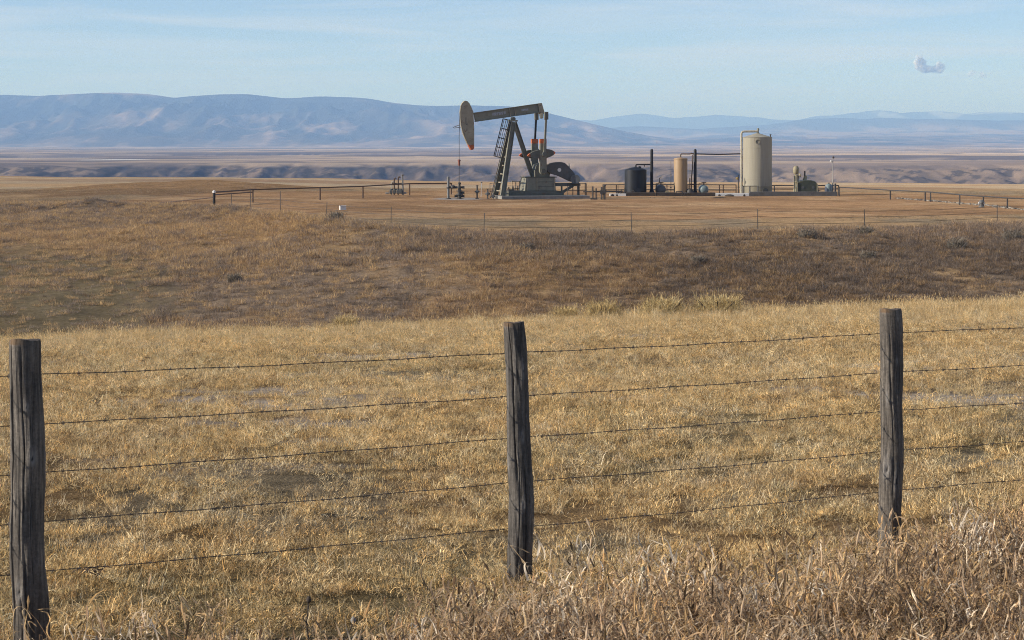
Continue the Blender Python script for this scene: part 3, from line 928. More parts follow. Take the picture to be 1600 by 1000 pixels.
small_valve(745.5, 311.5, 1.12, 'dark upright valve riser between wellhead and ladder')
o = empty('marker_post', 'pale slanted marker post beside the valve riser', 'post', (px_at(751.5, 186), 186, z_at(306, 186)))
MB().bar((0, 0, -.1), (.05, 0, 1.05), .13, .05).build('stake', M_['white'], o)
MB().box((.055, 0, 1.08), (.15, .07, .08)).build('cap', M_['galv'], o)
small_valve(762, 312, .85, 'short valve riser at the foot of the ladder')
small_valve(770.5, 312.5, .55, 'squat pale valve beside the concrete slab corner', mat='galv', wheel=False)
pl_ = empty('hoop_barrier', 'black pipe hoop barrier left of the ladder foot', 'barrier', (px_at(768, 185), 185, PZ - .05))
MB().path([(-.13, 0, 0), (-.13, 0, 1.25), (.5, 0, 1.25), (.5, 0, 0)], .032, 6).build('hoop', M_['dark'], pl_)
MB().tube((-.13, 0, .6), (.5, 0, .6), .025, n=6).build('crossbar', M_['dark'], pl_)

# manifold further left
mf = empty('pipe_manifold', 'cluster of rusty upright pipes on the pad left of the wellhead', 'manifold', (px_at(620, 194), 194, z_at(302.5, 194)))
for dx, h, m in ((-.45, 1.0, 'pipe'), (-.22, 1.32, 'rusty'), (.12, 1.42, 'rusty')):
    MB().path([(dx, 0, -.1), (dx, 0, h - .1), (dx + .05, 0, h), (dx + .13, 0, h), (dx + .16, 0, h - .1)], .055, 8).build('riser', M_[m], mf, smooth=50)
MB().tube((.52, 0, -.1), (.48, 0, 1.55), .09, .07, 10).lathe([(.1, 0), (.11, .08), (.03, .13)], 10, (.48, 0, 1.52)).build('riser', M_['galv'], mf, smooth=40)
MB().tube((-.5, .02, .86), (.5, .02, .86), .035, n=6).tube((-.45, .02, .36), (.4, .02, .36), .06, n=8).build('header_pipe', M_['dark'], mf, smooth=40)
for dx in (-.5, -.2, .1, .32):
    MB().box((dx, -.02, .14), (.26, .3, .30)).lathe([(.1, 0), (.13, .06), (.05, .14)], 8, (dx, -.02, .28)).build('valve_body', M_['guard'], mf, bevel=.04)
MB().box((.72, 0, .06), (.22, .2, .16)).build('pale_block', M_['conc'], mf, bevel=.03)
MB().box((-.82, 0, .04), (.3, .2, .14)).build('pale_block', M_['conc'], mf, bevel=.03)

# ------------------------------------------------------------------ tank battery
TY = 195.0
TS = F / TY
TZ = z_at(305, TY)


def tx(px, y=TY): return px_at(px, y)
def th(py): return (305.0 - py) / TS


# containment kerbs in front
kerb_y = TY - 2.6
def kerb(name, label, p0, p1, h, mat, depth=.35):
    x0, x1 = px_at(p0, kerb_y), px_at(p1, kerb_y)
    o = MB().box((0, 0, 0), (x1 - x0, depth, h + .12)).build(name, mat, bevel=.02)
    o.location = ((x0 + x1) / 2, kerb_y, gz((x0 + x1) / 2, kerb_y) + h / 2 - .06)
    return tag(o, label, 'kerb')


kerb('containment_kerb', 'weathered grey concrete kerb in front of the tall beige tank', 1170.5, 1308, .36, M_['conc_d'])
kerb('containment_kerb', 'bright white painted kerb left of the tall beige tank', 1118, 1170, .26, M_['white'])
kerb('containment_kerb', 'short white kerb in front of the black tank', 952, 978, .20, M_['white'])
for k, (a, c_) in enumerate(((978.5, 1024), (1024.5, 1068), (1068.5, 1117.5))):
    x0, x1 = px_at(a, kerb_y), px_at(c_, kerb_y)
    o = MB().box((0, 0, 0), (x1 - x0, .32, .40)).build('timber_kerb', M_['timber'], bevel=.03)
    o.location = ((x0 + x1) / 2, kerb_y + .03 * (k % 2), gz((x0 + x1) / 2, kerb_y) + .10)
    o.rotation_euler = (0, R((-.4, .3, -.2)[k]), 0)
    tag(o, ('dark timber beam at the foot of the black tank', 'dark timber beam at the foot of the tan tank', 'dark timber beam at the foot of the small teal vessel')[k], 'timber', 'timber kerb beams')
rr = random.Random(5)
for k, (a, w) in enumerate(((957, .35), (964, .28), (1124, .4), (1140, .9), (1163, .35))):
    y = kerb_y - .42
    x = px_at(a, y)
    m = MB().lathe([(.02, 0), (w * .42, .02), (w * .5, .1), (w * .35, .2), (w * .1, .24)], 9)
    o = m.build('dirt_clod', M_['timber'], smooth=60); o.location = (x, y, gz(x, y) - .02); o.scale = (1, .6, .8); o.rotation_euler = (0, 0, rr.random() * 6)
    tag(o, ('dark clod at the left end of the short white kerb', 'dark clod near the middle of the short white kerb', 'small dark clod against the left end of the bright white kerb', 'long dark clod along the bright white kerb', 'dark clod near the right end of the bright white kerb')[k], 'clod')

# black tank
bt = empty('black_tank', 'short round black tank with a shallow cone roof', 'tank', (tx(993), TY, TZ))
r = 17.2 / TS
hb = th(265)
MB().lathe([(r, -.1), (r, hb * .3), (r + .012, hb * .3), (r + .012, hb * .32), (r, hb * .32), (r, hb * .98), (r - .03, hb), (r * .45, hb + .16), (.12, hb + .22)], 48).build('shell', M_['black'], bt, smooth=30)
MB().path([(.02, 0, hb + .18), (.02, 0, th(258.5)), (.10, 0, th(257)), (1.28, 0, th(257))], .065, 8).build('vent_pipe', M_['stack'], bt, smooth=50)
MB().lathe([(.11, 0), (.11, .06)], 10, (.02, 0, hb + .2)).lathe([(.14, 0), (.14, .1), (.04, .16)], 12, (.35, 0, hb + .14)).build('roof_flange', M_['stack'], bt)
MB().tube((.75, 0, th(258)), (.75, 0, th(260.5)), .035, n=6).build('drip_leg', M_['stack'], bt)
MB().path([(-.45, -r - .02, .0), (-.45, -r - .02, .34), (-.2, -r - .1, .40), (-.05, -r - .1, 0)], .05, 6).build('drain_pipe', M_['dark'], bt, smooth=50)
MB().lathe([(.20, 0), (.20, .06), (.02, .06)], 14, (.25, -r + .02, .45), (0, -1, 0)).build('manway', M_['black'], bt)
st = empty('vent_stack', 'tall black stack pipe right of the black tank', 'stack', (tx(1018.3), TY, TZ))
MB().lathe([(.13, -.1), (.13, th(255)), (.15, th(255)), (.15, th(255) + .06), (.125, th(255) + .06), (.125, th(235)), (.10, th(233))], 14).build('pipe', M_['stack'], st, smooth=35)
MB().lathe([(.26, 0), (.22, .25), (.14, .5)], 12).build('base_sleeve', M_['stack'], st, smooth=35)
st2 = empty('vent_stack', 'tall black stack pipe right of the tan tank', 'stack', (tx(1086.2), TY, TZ))
MB().lathe([(.13, -.1), (.13, th(235)), (.10, th(233))], 14).build('pipe', M_['stack'], st2, smooth=35)
MB().lathe([(.24, 0), (.2, .2), (.14, .4)], 12).build('base_sleeve', M_['stack'], st2, smooth=35)
MB().path([(.1, 0, th(240.5)), (2.0, .02, th(241.2)), (tx(1157) - tx(1086.2), 0, th(240.2))], .05, 8).build('overhead_pipe', M_['stack'], st2, smooth=50)
MB().path([(-.2, .05, th(242)), (-.22, .05, th(262)), (-.3, .05, th(276)), (-.3, .05, th(300))], .045, 6).build('rusty_pipe', M_['rusty'], st2, smooth=50)

# tan vessel
tv = empty('tan_tank', 'slender tan upright tank between the two black stacks', 'tank', (tx(1063.5), TY, TZ))
r = 10.6 / TS
hb = th(247.5)
MB().lathe([(r, -.1), (r, hb - .06), (r - .02, hb), (r * .5, hb + .07), (.05, hb + .09)], 40).build('shell', M_['tan'], tv, smooth=30)
MB().lathe([(r + .02, 0), (r + .02, .06), (r, .06), (r, 0), (r + .02, 0)], 40, (0, 0, hb - .12)).build('top_band', M_['tan'], tv, smooth=30)
MB().path([(0, 0, hb + .05), (0, 0, th(242)), (.07, 0, th(240.5)), (.8, 0, th(240.5)), (.95, 0, th(239.6)), (1.1, 0, th(240.5)), (tx(1085.6) - tx(1063.5), 0, th(240.8))], .055, 8).build('vent_pipe', M_['rusty'], tv, smooth=50)
MB().path([(-.42, -r + .05, -.05), (-.42, -r - .15, .33), (0.05, -r - .12, .33), (.28, -r - .1, .05)], .045, 6).build('drain_pipe', M_['dark'], tv, smooth=50)

# tall beige tank
bg_t = empty('beige_tank', 'tall round beige storage tank, the largest on the pad', 'tank', (tx(1183.5), TY, TZ))
r = 22.6 / TS
hb = th(214.5)
MB().lathe([(r, .78), (r, hb * .45), (r + .006, hb * .45), (r + .006, hb * .455), (r, hb * .455), (r, hb - .03), (r + .03, hb - .03), (r + .03, hb)], 64).build('shell', M_['beige'], bg_t, smooth=25)
for h in (hb * .27, hb * .63, hb * .81):
    MB().lathe([(r, 0), (r + .008, .006), (r + .008, .022), (r, .028)], 64, (0, 0, h)).build('weld_seam', M_['beige'], bg_t, smooth=25)
MB().lathe([(r + .002, -.1), (r + .002, .778)], 64).build('lower_shell', M_['beige_d'], bg_t, smooth=25)  # lower band in a darker beige than the shell above
MB().lathe([(r + .02, hb + .002), (r * .5, hb + .20), (.15, hb + .335), (.15, hb + .36)], 64).build('roof', M_['beige'], bg_t, smooth=25)
m = MB().lathe([(.20, 0), (.20, .05), (.15, .05), (.15, .0)], 20, (-.10, -r + .02, th(221.5)), (0, -1, 0))
m.build('thief_hatch', M_['beige_d'], bg_t)
MB().lathe([(.05, 0), (.05, .22), (.08, .22), (.08, .28)], 10, (r - .12, 0, hb - .02)).build('roof_vent', M_['dark'], bg_t)
MB().lathe([(.11, 0), (.11, .1), (.06, .1), (.06, .3), (.1, .3), (.1, .44), (.04, .5)], 12, (.06, 0, hb + .3)).build('relief_valve', M_['green'], bg_t, smooth=30)
MB().path([(tx(1158.5) - tx(1183.5), 0, -.05), (tx(1158.5) - tx(1183.5), 0, th(208.5)), (tx(1160) - tx(1183.5), 0, th(206)), (tx(1163) - tx(1183.5), 0, th(205.4)), (.06, 0, th(205.2))], .095, 10).build('riser_pipe', M_['pipe'], bg_t, smooth=50)
for h in (.7, 2.3, 3.9):
    MB().box((tx(1160.5) - tx(1183.5), 0, h), (.32, .05, .05)).build('pipe_bracket', M_['dark'], bg_t)
m = MB().lathe([(.27, 0), (.27, .05), (.02, .05)], 18, (.55, -r + .10, .36), (.35, -1, 0)); m.build('manway', M_['green_d'], bg_t)
gp = empty('gauge_pipe', 'slim pipe with yellow gauge left of the tall beige tank', 'pipe', (tx(1152.5), TY - .6, TZ))
MB().tube((0, 0, -.05), (0, 0, 1.72), .045, n=8).build('pipe', M_['dark'], gp, smooth=40)
MB().lathe([(.02, 0), (.11, .03), (.11, .1), (.02, .12)], 14, (-.12, -.05, 1.45), (0, -1, 0)).tube((-.1, 0, 1.45), (0, 0, 1.45), .03, n=6).build('gauge', M_['brass'], gp, smooth=40)

# small horizontal vessels seen end on
def end_vessel(px, label, mat, rad=.42):
    o = empty('end_on_vessel', label, 'vessel', (tx(px, TY + .3), TY + .3, TZ))
    MB().lathe([(.05, -.10), (rad * .6, -.06), (rad * .9, .04), (rad, .16), (rad, 1.7), (rad * .9, 1.82), (.05, 1.9)], 24, (0, -.6, .48), (0, 1, 0)).build('shell', M_[mat], o, smooth=40)
    for y in (-.3, .9):
        MB().box((0, y, .06), (.6, .12, .3)).build('saddle', M_['dark'], o)
    MB().path([(-.45, -.5, 0), (-.45, -.5, 1.0), (.5, -.5, 1.0), (.5, -.5, .1)], .035, 6).build('piping', M_['dark'], o, smooth=50)
    MB().tube((0, -.2, .8), (0, -.2, 1.12), .05, n=8).box((0, -.2, 1.1), (.42, .08, .06)).build('nozzle', M_['dark'], o)
    MB().lathe([(.08, 0), (.1, .05), (.1, .14), (.03, .2)], 10, (.34, -.62, .02)).build('white_valve', M_['white'], o, smooth=40)
    return o


end_vessel(1032.5, 'round grey vessel end between black stack and tan tank', 'grey')
end_vessel(1099.5, 'round dark teal vessel end right of the second black stack', 'teal', .38)
fp = empty('flue_pipe', 'thin crooked pipe with a cap beside the grey vessel end', 'pipe', (tx(1026, TY - .4), TY - .4, TZ))
MB().path([(0, 0, 0), (0, 0, .9), (.04, 0, .98), (.22, 0, 1.05), (.25, 0, 1.15), (.25, 0, 1.45), (.32, 0, 1.55)], .035, 6).build('pipe', M_['dark'], fp, smooth=50)
MB().lathe([(.07, 0), (.07, .08), (.02, .12)], 10, (.34, 0, 1.52)).build('cap', M_['galv'], fp)
am = empty('thin_mast', 'thin rusty mast left of the tan tank', 'mast', (tx(1048.3, TY + .6), TY + .6, TZ))
MB().tube((0, 0, -.05), (0, 0, 2.9), .03, .018, 6).build('pole', M_['rusty'], am)
MB().lathe([(.06, 0), (.06, .1)], 8, (0, 0, .6)).lathe([(.04, 0), (.04, .12)], 8, (0, 0, 1.7)).build('collar', M_['dark'], am)
pv_ = empty('pump_valve', 'dark pump with pale fittings right of the tan tank foot', 'pump', (tx(1077.5), TY - .3, TZ))
MB().lathe([(.18, 0), (.3, .12), (.3, .4), (.2, .55), (.06, .6)], 16).build('body', M_['dark'], pv_, smooth=40)
MB().tube((0, 0, .5), (0, 0, 1.45), .05, n=8).tube((-.05, 0, .95), (.5, 0, .95), .04, n=6).build('pipe', M_['rusty'], pv_, smooth=40)
MB().lathe([(.07, 0), (.07, .2), (.02, .25)], 8, (-.35, -.2, 0)).build('white_valve', M_['white'], pv_, smooth=40)
bx = empty('tan_crate', 'small tan block on the ground left of the tan tank', 'block', (tx(1043, TY - .9), TY - .9, TZ))
MB().box((0, 0, .15), (.38, .3, .34)).build('block', M_['khaki'], bx, bevel=.02)
MB().box((0, 0, .34), (.3, .24, .05)).build('lid', M_['khaki'], bx)
lv = empty('drain_valve', 'cluster of small valves left of the black tank', 'valve', (tx(968), TY - .5, TZ))
for dx in (-.15, .12, .4):
    MB().tube((dx, 0, -.05), (dx, 0, .5 + .25 * abs(dx)), .04, n=6).lathe([(.1, 0), (.13, .1), (.05, .2)], 8, (dx, 0, .1)).build('valve', M_['dark'], lv, smooth=40)
MB().tube((-.3, 0, .28), (.6, 0, .28), .05, n=8).build('header_pipe', M_['dark'], lv, smooth=40)
MB().tube((-.15, 0, .5), (-.15, 0, .9), .03, n=6).build('riser', M_['rusty'], lv)

# green vessel with its bulb-topped standpipe
gv = empty('green_vessel', 'dark green rounded vessel with ribs and an exhaust stub', 'vessel', (tx(1259), TY - .4, TZ))
w_ = 17.5 / TS
outl = [(-w_, 0), (-w_, .75), (-w_ * .92, 1.02), (-w_ * .7, 1.22), (-w_ * .3, 1.30), (w_ * .3, 1.30), (w_ * .7, 1.20), (w_ * .93, .95), (w_, .65), (w_, 0)]
MB().prism(outl, -.62, .62).build('body', M_['olive'], gv, bevel=.06)
for a in (-.88, .88):
    mm = [(x * 1.03, z * 1.02 + (.0 if z > 0 else 0)) for x, z in outl]
    MB().prism([(a * w_ - .035, .02), (a * w_ - .035, 1.10 if a < 0 else 1.03), (a * w_ + .035, 1.14 if a < 0 else 1.0), (a * w_ + .035, .02)], -.68, .68).build('rib', M_['khaki'], gv)
for px_ in (1252, 1268):
    MB().lathe([(.12, 0), (.12, .03), (.02, .03)], 14, (tx(px_) - tx(1259), -.62, .7), (0, -1, 0)).build('inspection_cover', M_['guard'], gv)
MB().path([(-.15, 0, 1.25), (-.08, 0, 1.55), (-.05, 0, 1.7)], [.2, .15, .1], 10).build('exhaust_base', M_['khaki'], gv, smooth=40)
MB().tube((-.13, 0, 1.6), (-.13, 0, 2.1), .06, n=8).build('exhaust_stub', M_['stack'], gv, smooth=40)
bs = empty('bulb_standpipe', 'khaki standpipe with a bulb head beside the green vessel', 'standpipe', (tx(1242.5), TY - .7, TZ))
MB().lathe([(.26, -.05), (.26, .5), (.22, .55), (.20, 1.1), (.23, 1.12), (.23, 1.2), (.18, 1.22), (.17, 1.72), (.14, 1.75)], 14).build('column', M_['khaki'], bs, smooth=35)
MB().lathe([(.12, 0), (.21, .10), (.25, .28), (.25, .5), (.2, .66), (.08, .74)], 16, (-.02, 0, 1.78)).build('bulb', M_['khaki'], bs, smooth=45)
MB().lathe([(.1, 0), (.16, .06), (.17, .14), (.04, .2)], 12, (.2, -.1, 1.72), (1, 0, .2)).build('side_head', M_['khaki'], bs, smooth=40)
MB().tube((.17, -.05, 0), (.17, -.05, 1.7), .05, n=6).tube((-.18, -.18, .05), (-.2, -.12, 1.7), .05, n=6).build('side_pipe', M_['green'], bs, smooth=40)
sc_ = empty('scrap_fittings', 'low dark fittings at the foot of the bulb standpipe', 'fittings', (tx(1232), TY - .6, TZ))
MB().lathe([(.1, 0), (.16, .1), (.1, .2), (.03, .24)], 10, (-.15, 0, 0)).tube((-.35, 0, .1), (.35, .05, .14), .07, n=8).build('elbow', M_['dark'], sc_, smooth=40)
MB().box((.2, 0, .12), (.25, .2, .25)).build('housing', M_['dark'], sc_, bevel=.03)

tl = empty('teal_vessel', 'small upright teal vessel with domed top at the kerb end', 'vessel', (tx(1293.5), TY - .6, TZ))
MB().lathe([(.27, -.05), (.29, .0), (.29, .78), (.25, .9), (.12, .99), (.05, 1.0)], 24).build('shell', M_['teal'], tl, smooth=40)
MB().lathe([(.07, 0), (.07, .1), (.03, .12)], 10, (0, 0, .97)).build('cap', M_['dark'], tl)
MB().lathe([(.1, 0), (.1, .55), (.06, .7), (.03, .8)], 12, (-.27, -.12, .05)).build('white_bottle', M_['white'], tl, smooth=40)
MB().path([(-.9, 0, .1), (-.9, 0, .42), (-.62, 0, .42), (-.62, 0, .15), (-.45, 0, .15), (-.45, 0, .85)], .055, 8).build('piping', M_['dark'], tl, smooth=50)
MB().lathe([(.08, 0), (.14, .06), (.14, .2), (.05, .28)], 10, (-1.0, 0, .05)).build('valve_body', M_['khaki'], tl, smooth=40)
lp = empty('lamp_post', 'thin grey lamp post beside the small teal vessel', 'lamp post', (tx(1300.8), TY - .2, TZ))
MB().lathe([(.05, -.05), (.05, 1.3), (.036, 1.32), (.034, 3.2)], 10).build('pole', M_['galv'], lp, smooth=40)
MB().lathe([(.05, 0), (.1, .05), (.1, .12), (.03, .18)], 12, (.04, -.02, 3.15)).build('lamp_head', M_['dark'], lp, smooth=40)
MB().lathe([(.03, 0), (.1, .03), (.08, .1), (.03, .13)], 12, (-.16, -.04, 2.86)).tube((-.14, 0, 2.9), (0, 0, 2.95), .015, n=5).build('flood_lamp', M_['white'], lp, smooth=40)

# railings along the tanks
def gpt(px, y, dz=0.0):
    x = px_at(px, y)
    return (x, y, gz(x, y) + dz)


rail_run('pipe_railing', 'two bar pipe railing behind the black and tan tanks', [gpt(a, TY + 2.2) for a in (942, 963, 1000, 1042, 1075, 1124, 1130, 1150)], [.42, .86], .045, .05, (M_['rusty'], M_['dark']))
rail_run('pipe_railing', 'two bar pipe railing behind tall beige tank and green vessel', [gpt(a, TY + 2.4) for a in (1157, 1210, 1262, 1310)], [.50, .80], .045, .05, (M_['dark'], M_['dark']))
rail_run('front_railing', 'single bar railing close in front of the tall beige tank', [gpt(a, TY - 2.25) for a in (1161, 1171.5, 1184)], [.84], .06, .035, (M_['conc_d'], M_['dark']))
ep = empty('kerb_post', 'stout dark post at the right end of the grey kerb', 'post', gpt(1305, TY - 2.2))
MB().tube((0, 0, -.05), (0, 0, .98), .085, n=10).build('post', M_['dark'], ep, smooth=40)
MB().lathe([(.095, 0), (.095, .05), (.03, .09)], 10, (0, 0, .97)).build('cap', M_['dark'], ep)

# heavy pipe goalposts between pumpjack and tanks
g1 = empty('pipe_support', 'pair of dark pipe posts carrying the flow line, nearer the pumpjack', 'pipe support', gpt(929, 181))
MB().tube((-.15, 0, -.05), (-.15, 0, 1.05), .07, n=8).tube((.12, 0, -.05), (.12, 0, .9), .05, n=8).build('post', M_['dark'], g1, smooth=40)
MB().box((-.05, 0, .04), (.55, .2, .1)).build('foot', M_['dark'], g1)
MB().tube((-.9, .1, .62), (.3, .1, .62), .05, n=8).build('cross_pipe', M_['dark'], g1, smooth=40)
g2 = empty('pipe_support', 'pair of dark pipe posts with a valve, nearer the black tank', 'pipe support', gpt(942.5, 181))
MB().tube((-.13, 0, -.05), (-.13, 0, 1.0), .07, n=8).tube((.10, 0, -.05), (.10, 0, 1.08), .09, n=8).build('post', M_['dark'], g2, smooth=40)
MB().lathe([(.1, 0), (.13, .05), (.06, .14)], 10, (.10, 0, 1.05)).box((0, 0, .6), (.5, .22, .26)).build('valve_body', M_['dark'], g2)
MB().path([(-.7, .1, .62), (0, .1, .62), (1.6, 2.0, .6)], .055, 8).build('cross_pipe', M_['dark'], g2, smooth=40)

# ------------------------------------------------------------------ pipe fences round the pad
rail_run('pipe_fence', 'long low pipe rail fence running off to the right of the tanks',
         [gpt(1311, 193), gpt(1391, 181), gpt(1445.5, 174.5), gpt(1454, 173.5), gpt(1499.5, 165), gpt(1536.5, 160), gpt(1574, 156), gpt(1640, 150), gpt(1760, 141)],
         [.74], .055, .05, (M_['dark'], M_['dark']), 'fence')
hv = empty('valve_stub', 'pale valve at the foot of a pipe fence post, right', 'valve', gpt(1533.5, 159))
MB().lathe([(.2, -.05), (.2, .06), (.12, .1), (.14, .3), (.2, .32), (.2, .4), (.1, .5), (.03, .54)], 14).build('body', M_['galv'], hv, smooth=30)
MB().tube((-.22, 0, .3), (.22, 0, .3), .07, n=8).build('outlet', M_['white'], hv, smooth=40)
pf = rail_run('pipe_fence', 'rusty pipe rail fence curving round the left side of the pad',
              [gpt(336, 162.5), gpt(395, 172), gpt(500, 179), gpt(567, 185), gpt(640, 196), gpt(705, 198)],
              [.98], .06, .055, (M_['rusty'], M_['rusty']), 'fence', postless=(0,))
MB().path([(0, 0, .80), tuple(Vector(gpt(395, 172)) - Vector(gpt(336, 162.5)) + Vector((0, 0, .78)))], .045, 6).build('rail', M_['rusty'], pf, smooth=50)
MB().path([(0, 0, .62), tuple(Vector(gpt(250, 168)) - Vector(gpt(336, 162.5)) + Vector((0, 0, .05)))], .05, 6).build('rail', M_['rusty'], pf, smooth=50)
bp_ = empty('bollard', 'stout black post with a white cap at the left pipe fence end', 'post', gpt(334.5, 162))
MB().tube((0, 0, -.1), (0, 0, .96), .10, n=12).build('post', M_['stack'], bp_, smooth=40)
MB().lathe([(.11, 0), (.12, .10), (.09, .16), (.02, .19)], 12, (0, 0, .94)).build('cap', M_['white'], bp_, smooth=40)

# wire fence along the rim of the bank
wf_pts = [gpt(a, y) for a, y in ((361, 152), (392, 150), (438, 144.5), (510, 132), (611, 121), (756, 113.5), (987, 116.5), (1184, 118), (1351, 119.5), (1558, 125), (1720, 130))]
wf = empty('rim_fence', 'thin steel post and wire fence along the bank below the pad', 'fence', wf_pts[0])
b0 = Vector(wf_pts[0])
for i, p in enumerate(wf_pts):
    q = Vector(p) - b0
    hgt = 1.5 if i in (1, 2) else 1.05
    MB().bar(q - Vector((0, 0, .1)), q + Vector((rr.uniform(-.04, .04), 0, hgt)), .042, .036).build('post', M_['tpost'], wf)
for h in (.35, .65, .95):
    pts = []
    for i in range(len(wf_pts) - 1):
        p = Vector(wf_pts[i]) - b0; q = Vector(wf_pts[i + 1]) - b0
        for k in range(6):
            f = k / 6
            pts.append(p.lerp(q, f) + Vector((0, 0, h - .22 * f * (1 - f))))
    MB().path(pts, .009, 4).build('wire', M_['wire'], wf)

# white box on the pad, stones along the edge
wbx = empty('white_box', 'small white box lying on the bare pad', 'box', gpt(535.5, 153), R(14))
MB().box((0, 0, .13), (.42, .34, .28)).build('case', M_['white'], wbx, bevel=.02)
MB().box((0, 0, .285), (.45, .37, .035)).build('lid', M_['white'], wbx)
stv, stf = [], []
sm_ = MB()
for k in range(240):
    f = rr.random()
    pxx = 1405 + 215 * f + rr.uniform(-8, 8); yy = 184 - 34 * f + rr.uniform(-.7, .7)
    x, y, z = gpt(pxx, yy)
    s_ = rr.uniform(.05, .15)
    n = 7
    sm_.lathe([(s_ * .5, -.04), (s_ * rr.uniform(.8, 1), s_ * .25), (s_ * rr.uniform(.5, .8), s_ * rr.uniform(.5, .75))], n, (x, y, z))
tag(sm_.build('edge_stones', M_['stone']), 'row of pale stones along the right edge of the pad', 'stones', kind='stuff')

# ------------------------------------------------------------------ foreground fence


def wood_material():
    m, nt, out = new_mat('weathered_grey_post')
    tco = nt.nodes.new('ShaderNodeTexCoord')
    mpp = nt.nodes.new('ShaderNodeMapping'); mpp.inputs['Scale'].default_value = (42, 42, 1.8)
    nt.links.new(tco.outputs['Object'], mpp.inputs['Vector'])
    n = nt.nodes.new('ShaderNodeTexNoise'); n.inputs['Scale'].default_value = 1.5; n.inputs['Detail'].default_value = 8; n.inputs['Roughness'].default_value = .65
    nt.links.new(mpp.outputs['Vector'], n.inputs['Vector'])
    n2 = nt.nodes.new('ShaderNodeTexNoise'); n2.inputs['Scale'].default_value = 5; n2.inputs['Detail'].default_value = 5
    nt.links.new(tco.outputs['Object'], n2.inputs['Vector'])
    cr = nt.nodes.new('ShaderNodeValToRGB')
    e = cr.color_ramp.elements
    e[0].position = .30; e[0].color = (0.030, 0.028, 0.027, 1)
    e[1].position = .72; e[1].color = (0.215, 0.195, 0.172, 1)
    k = cr.color_ramp.elements.new(.5); k.color = (0.100, 0.089, 0.078, 1)
    nt.links.new(n.outputs['Fac'], cr.inputs['Fac'])
    mi = nt.nodes.new('ShaderNodeMix'); mi.data_type = 'RGBA'; mi.blend_type = 'MULTIPLY'; mi.inputs['Factor'].default_value = .6
    cr2 = nt.nodes.new('ShaderNodeValToRGB')
    cr2.color_ramp.elements[0].position = .35; cr2.color_ramp.elements[0].color = (.55, .52, .5, 1)
    cr2.color_ramp.elements[1].position = .65; cr2.color_ramp.elements[1].color = (1.15, 1.12, 1.08, 1)
    nt.links.new(n2.outputs['Fac'], cr2.inputs['Fac'])
    nt.links.new(cr.outputs['Color'], mi.inputs['A']); nt.links.new(cr2.outputs['Color'], mi.inputs['B'])
    at = nt.nodes.new('ShaderNodeAttribute'); at.attribute_name = 'stain_and_shade'
    mi2 = nt.nodes.new('ShaderNodeMix'); mi2.data_type = 'RGBA'
    oi = nt.nodes.new('ShaderNodeObjectInfo')
    own = nt.nodes.new('ShaderNodeMix'); own.data_type = 'RGBA'
    own.inputs['A'].default_value = (1.10, 1.04, 0.97, 1); own.inputs['B'].default_value = (0.80, 0.81, 0.83, 1)
    nt.links.new(oi.outputs['Random'], own.inputs['Factor'])
    each = nt.nodes.new('ShaderNodeVectorMath'); each.operation = 'MULTIPLY'
    nt.links.new(mi.outputs['Result'], each.inputs[0]); nt.links.new(own.outputs['Result'], each.inputs[1])
    n3 = nt.nodes.new('ShaderNodeTexNoise'); n3.inputs['Scale'].default_value = 60; n3.inputs['Detail'].default_value = 6; n3.inputs['Roughness'].default_value = .8
    nt.links.new(tco.outputs['Object'], n3.inputs['Vector'])
    r3 = nt.nodes.new('ShaderNodeMapRange'); r3.inputs['From Min'].default_value = .35; r3.inputs['From Max'].default_value = .65; r3.inputs['To Min'].default_value = .65; r3.inputs['To Max'].default_value = 1.4
    nt.links.new(n3.outputs['Fac'], r3.inputs['Value'])
    fleck = nt.nodes.new('ShaderNodeVectorMath'); fleck.operation = 'SCALE'
    nt.links.new(each.outputs['Vector'], fleck.inputs[0]); nt.links.new(r3.outputs['Result'], fleck.inputs['Scale'])
    nt.links.new(fleck.outputs['Vector'], mi2.inputs['A']); nt.links.new(at.outputs['Color'], mi2.inputs['B']); nt.links.new(at.outputs['Alpha'], mi2.inputs['Factor'])
    b = nt.nodes.new('ShaderNodeBsdfPrincipled'); b.inputs['Roughness'].default_value = .75; b.inputs['Specular IOR Level'].default_value = .35
    nt.links.new(mi2.outputs['Result'], b.inputs['Base Color'])
    bp = nt.nodes.new('ShaderNodeBump'); bp.inputs['Distance'].default_value = .009; bp.inputs['Strength'].default_value = 1.0
    nt.links.new(n.outputs['Fac'], bp.inputs['Height']); nt.links.new(bp.outputs['Normal'], b.inputs['Normal'])
    nt.links.new(b.outputs['BSDF'], out.inputs['Surface'])
    return m


WOOD = wood_material()


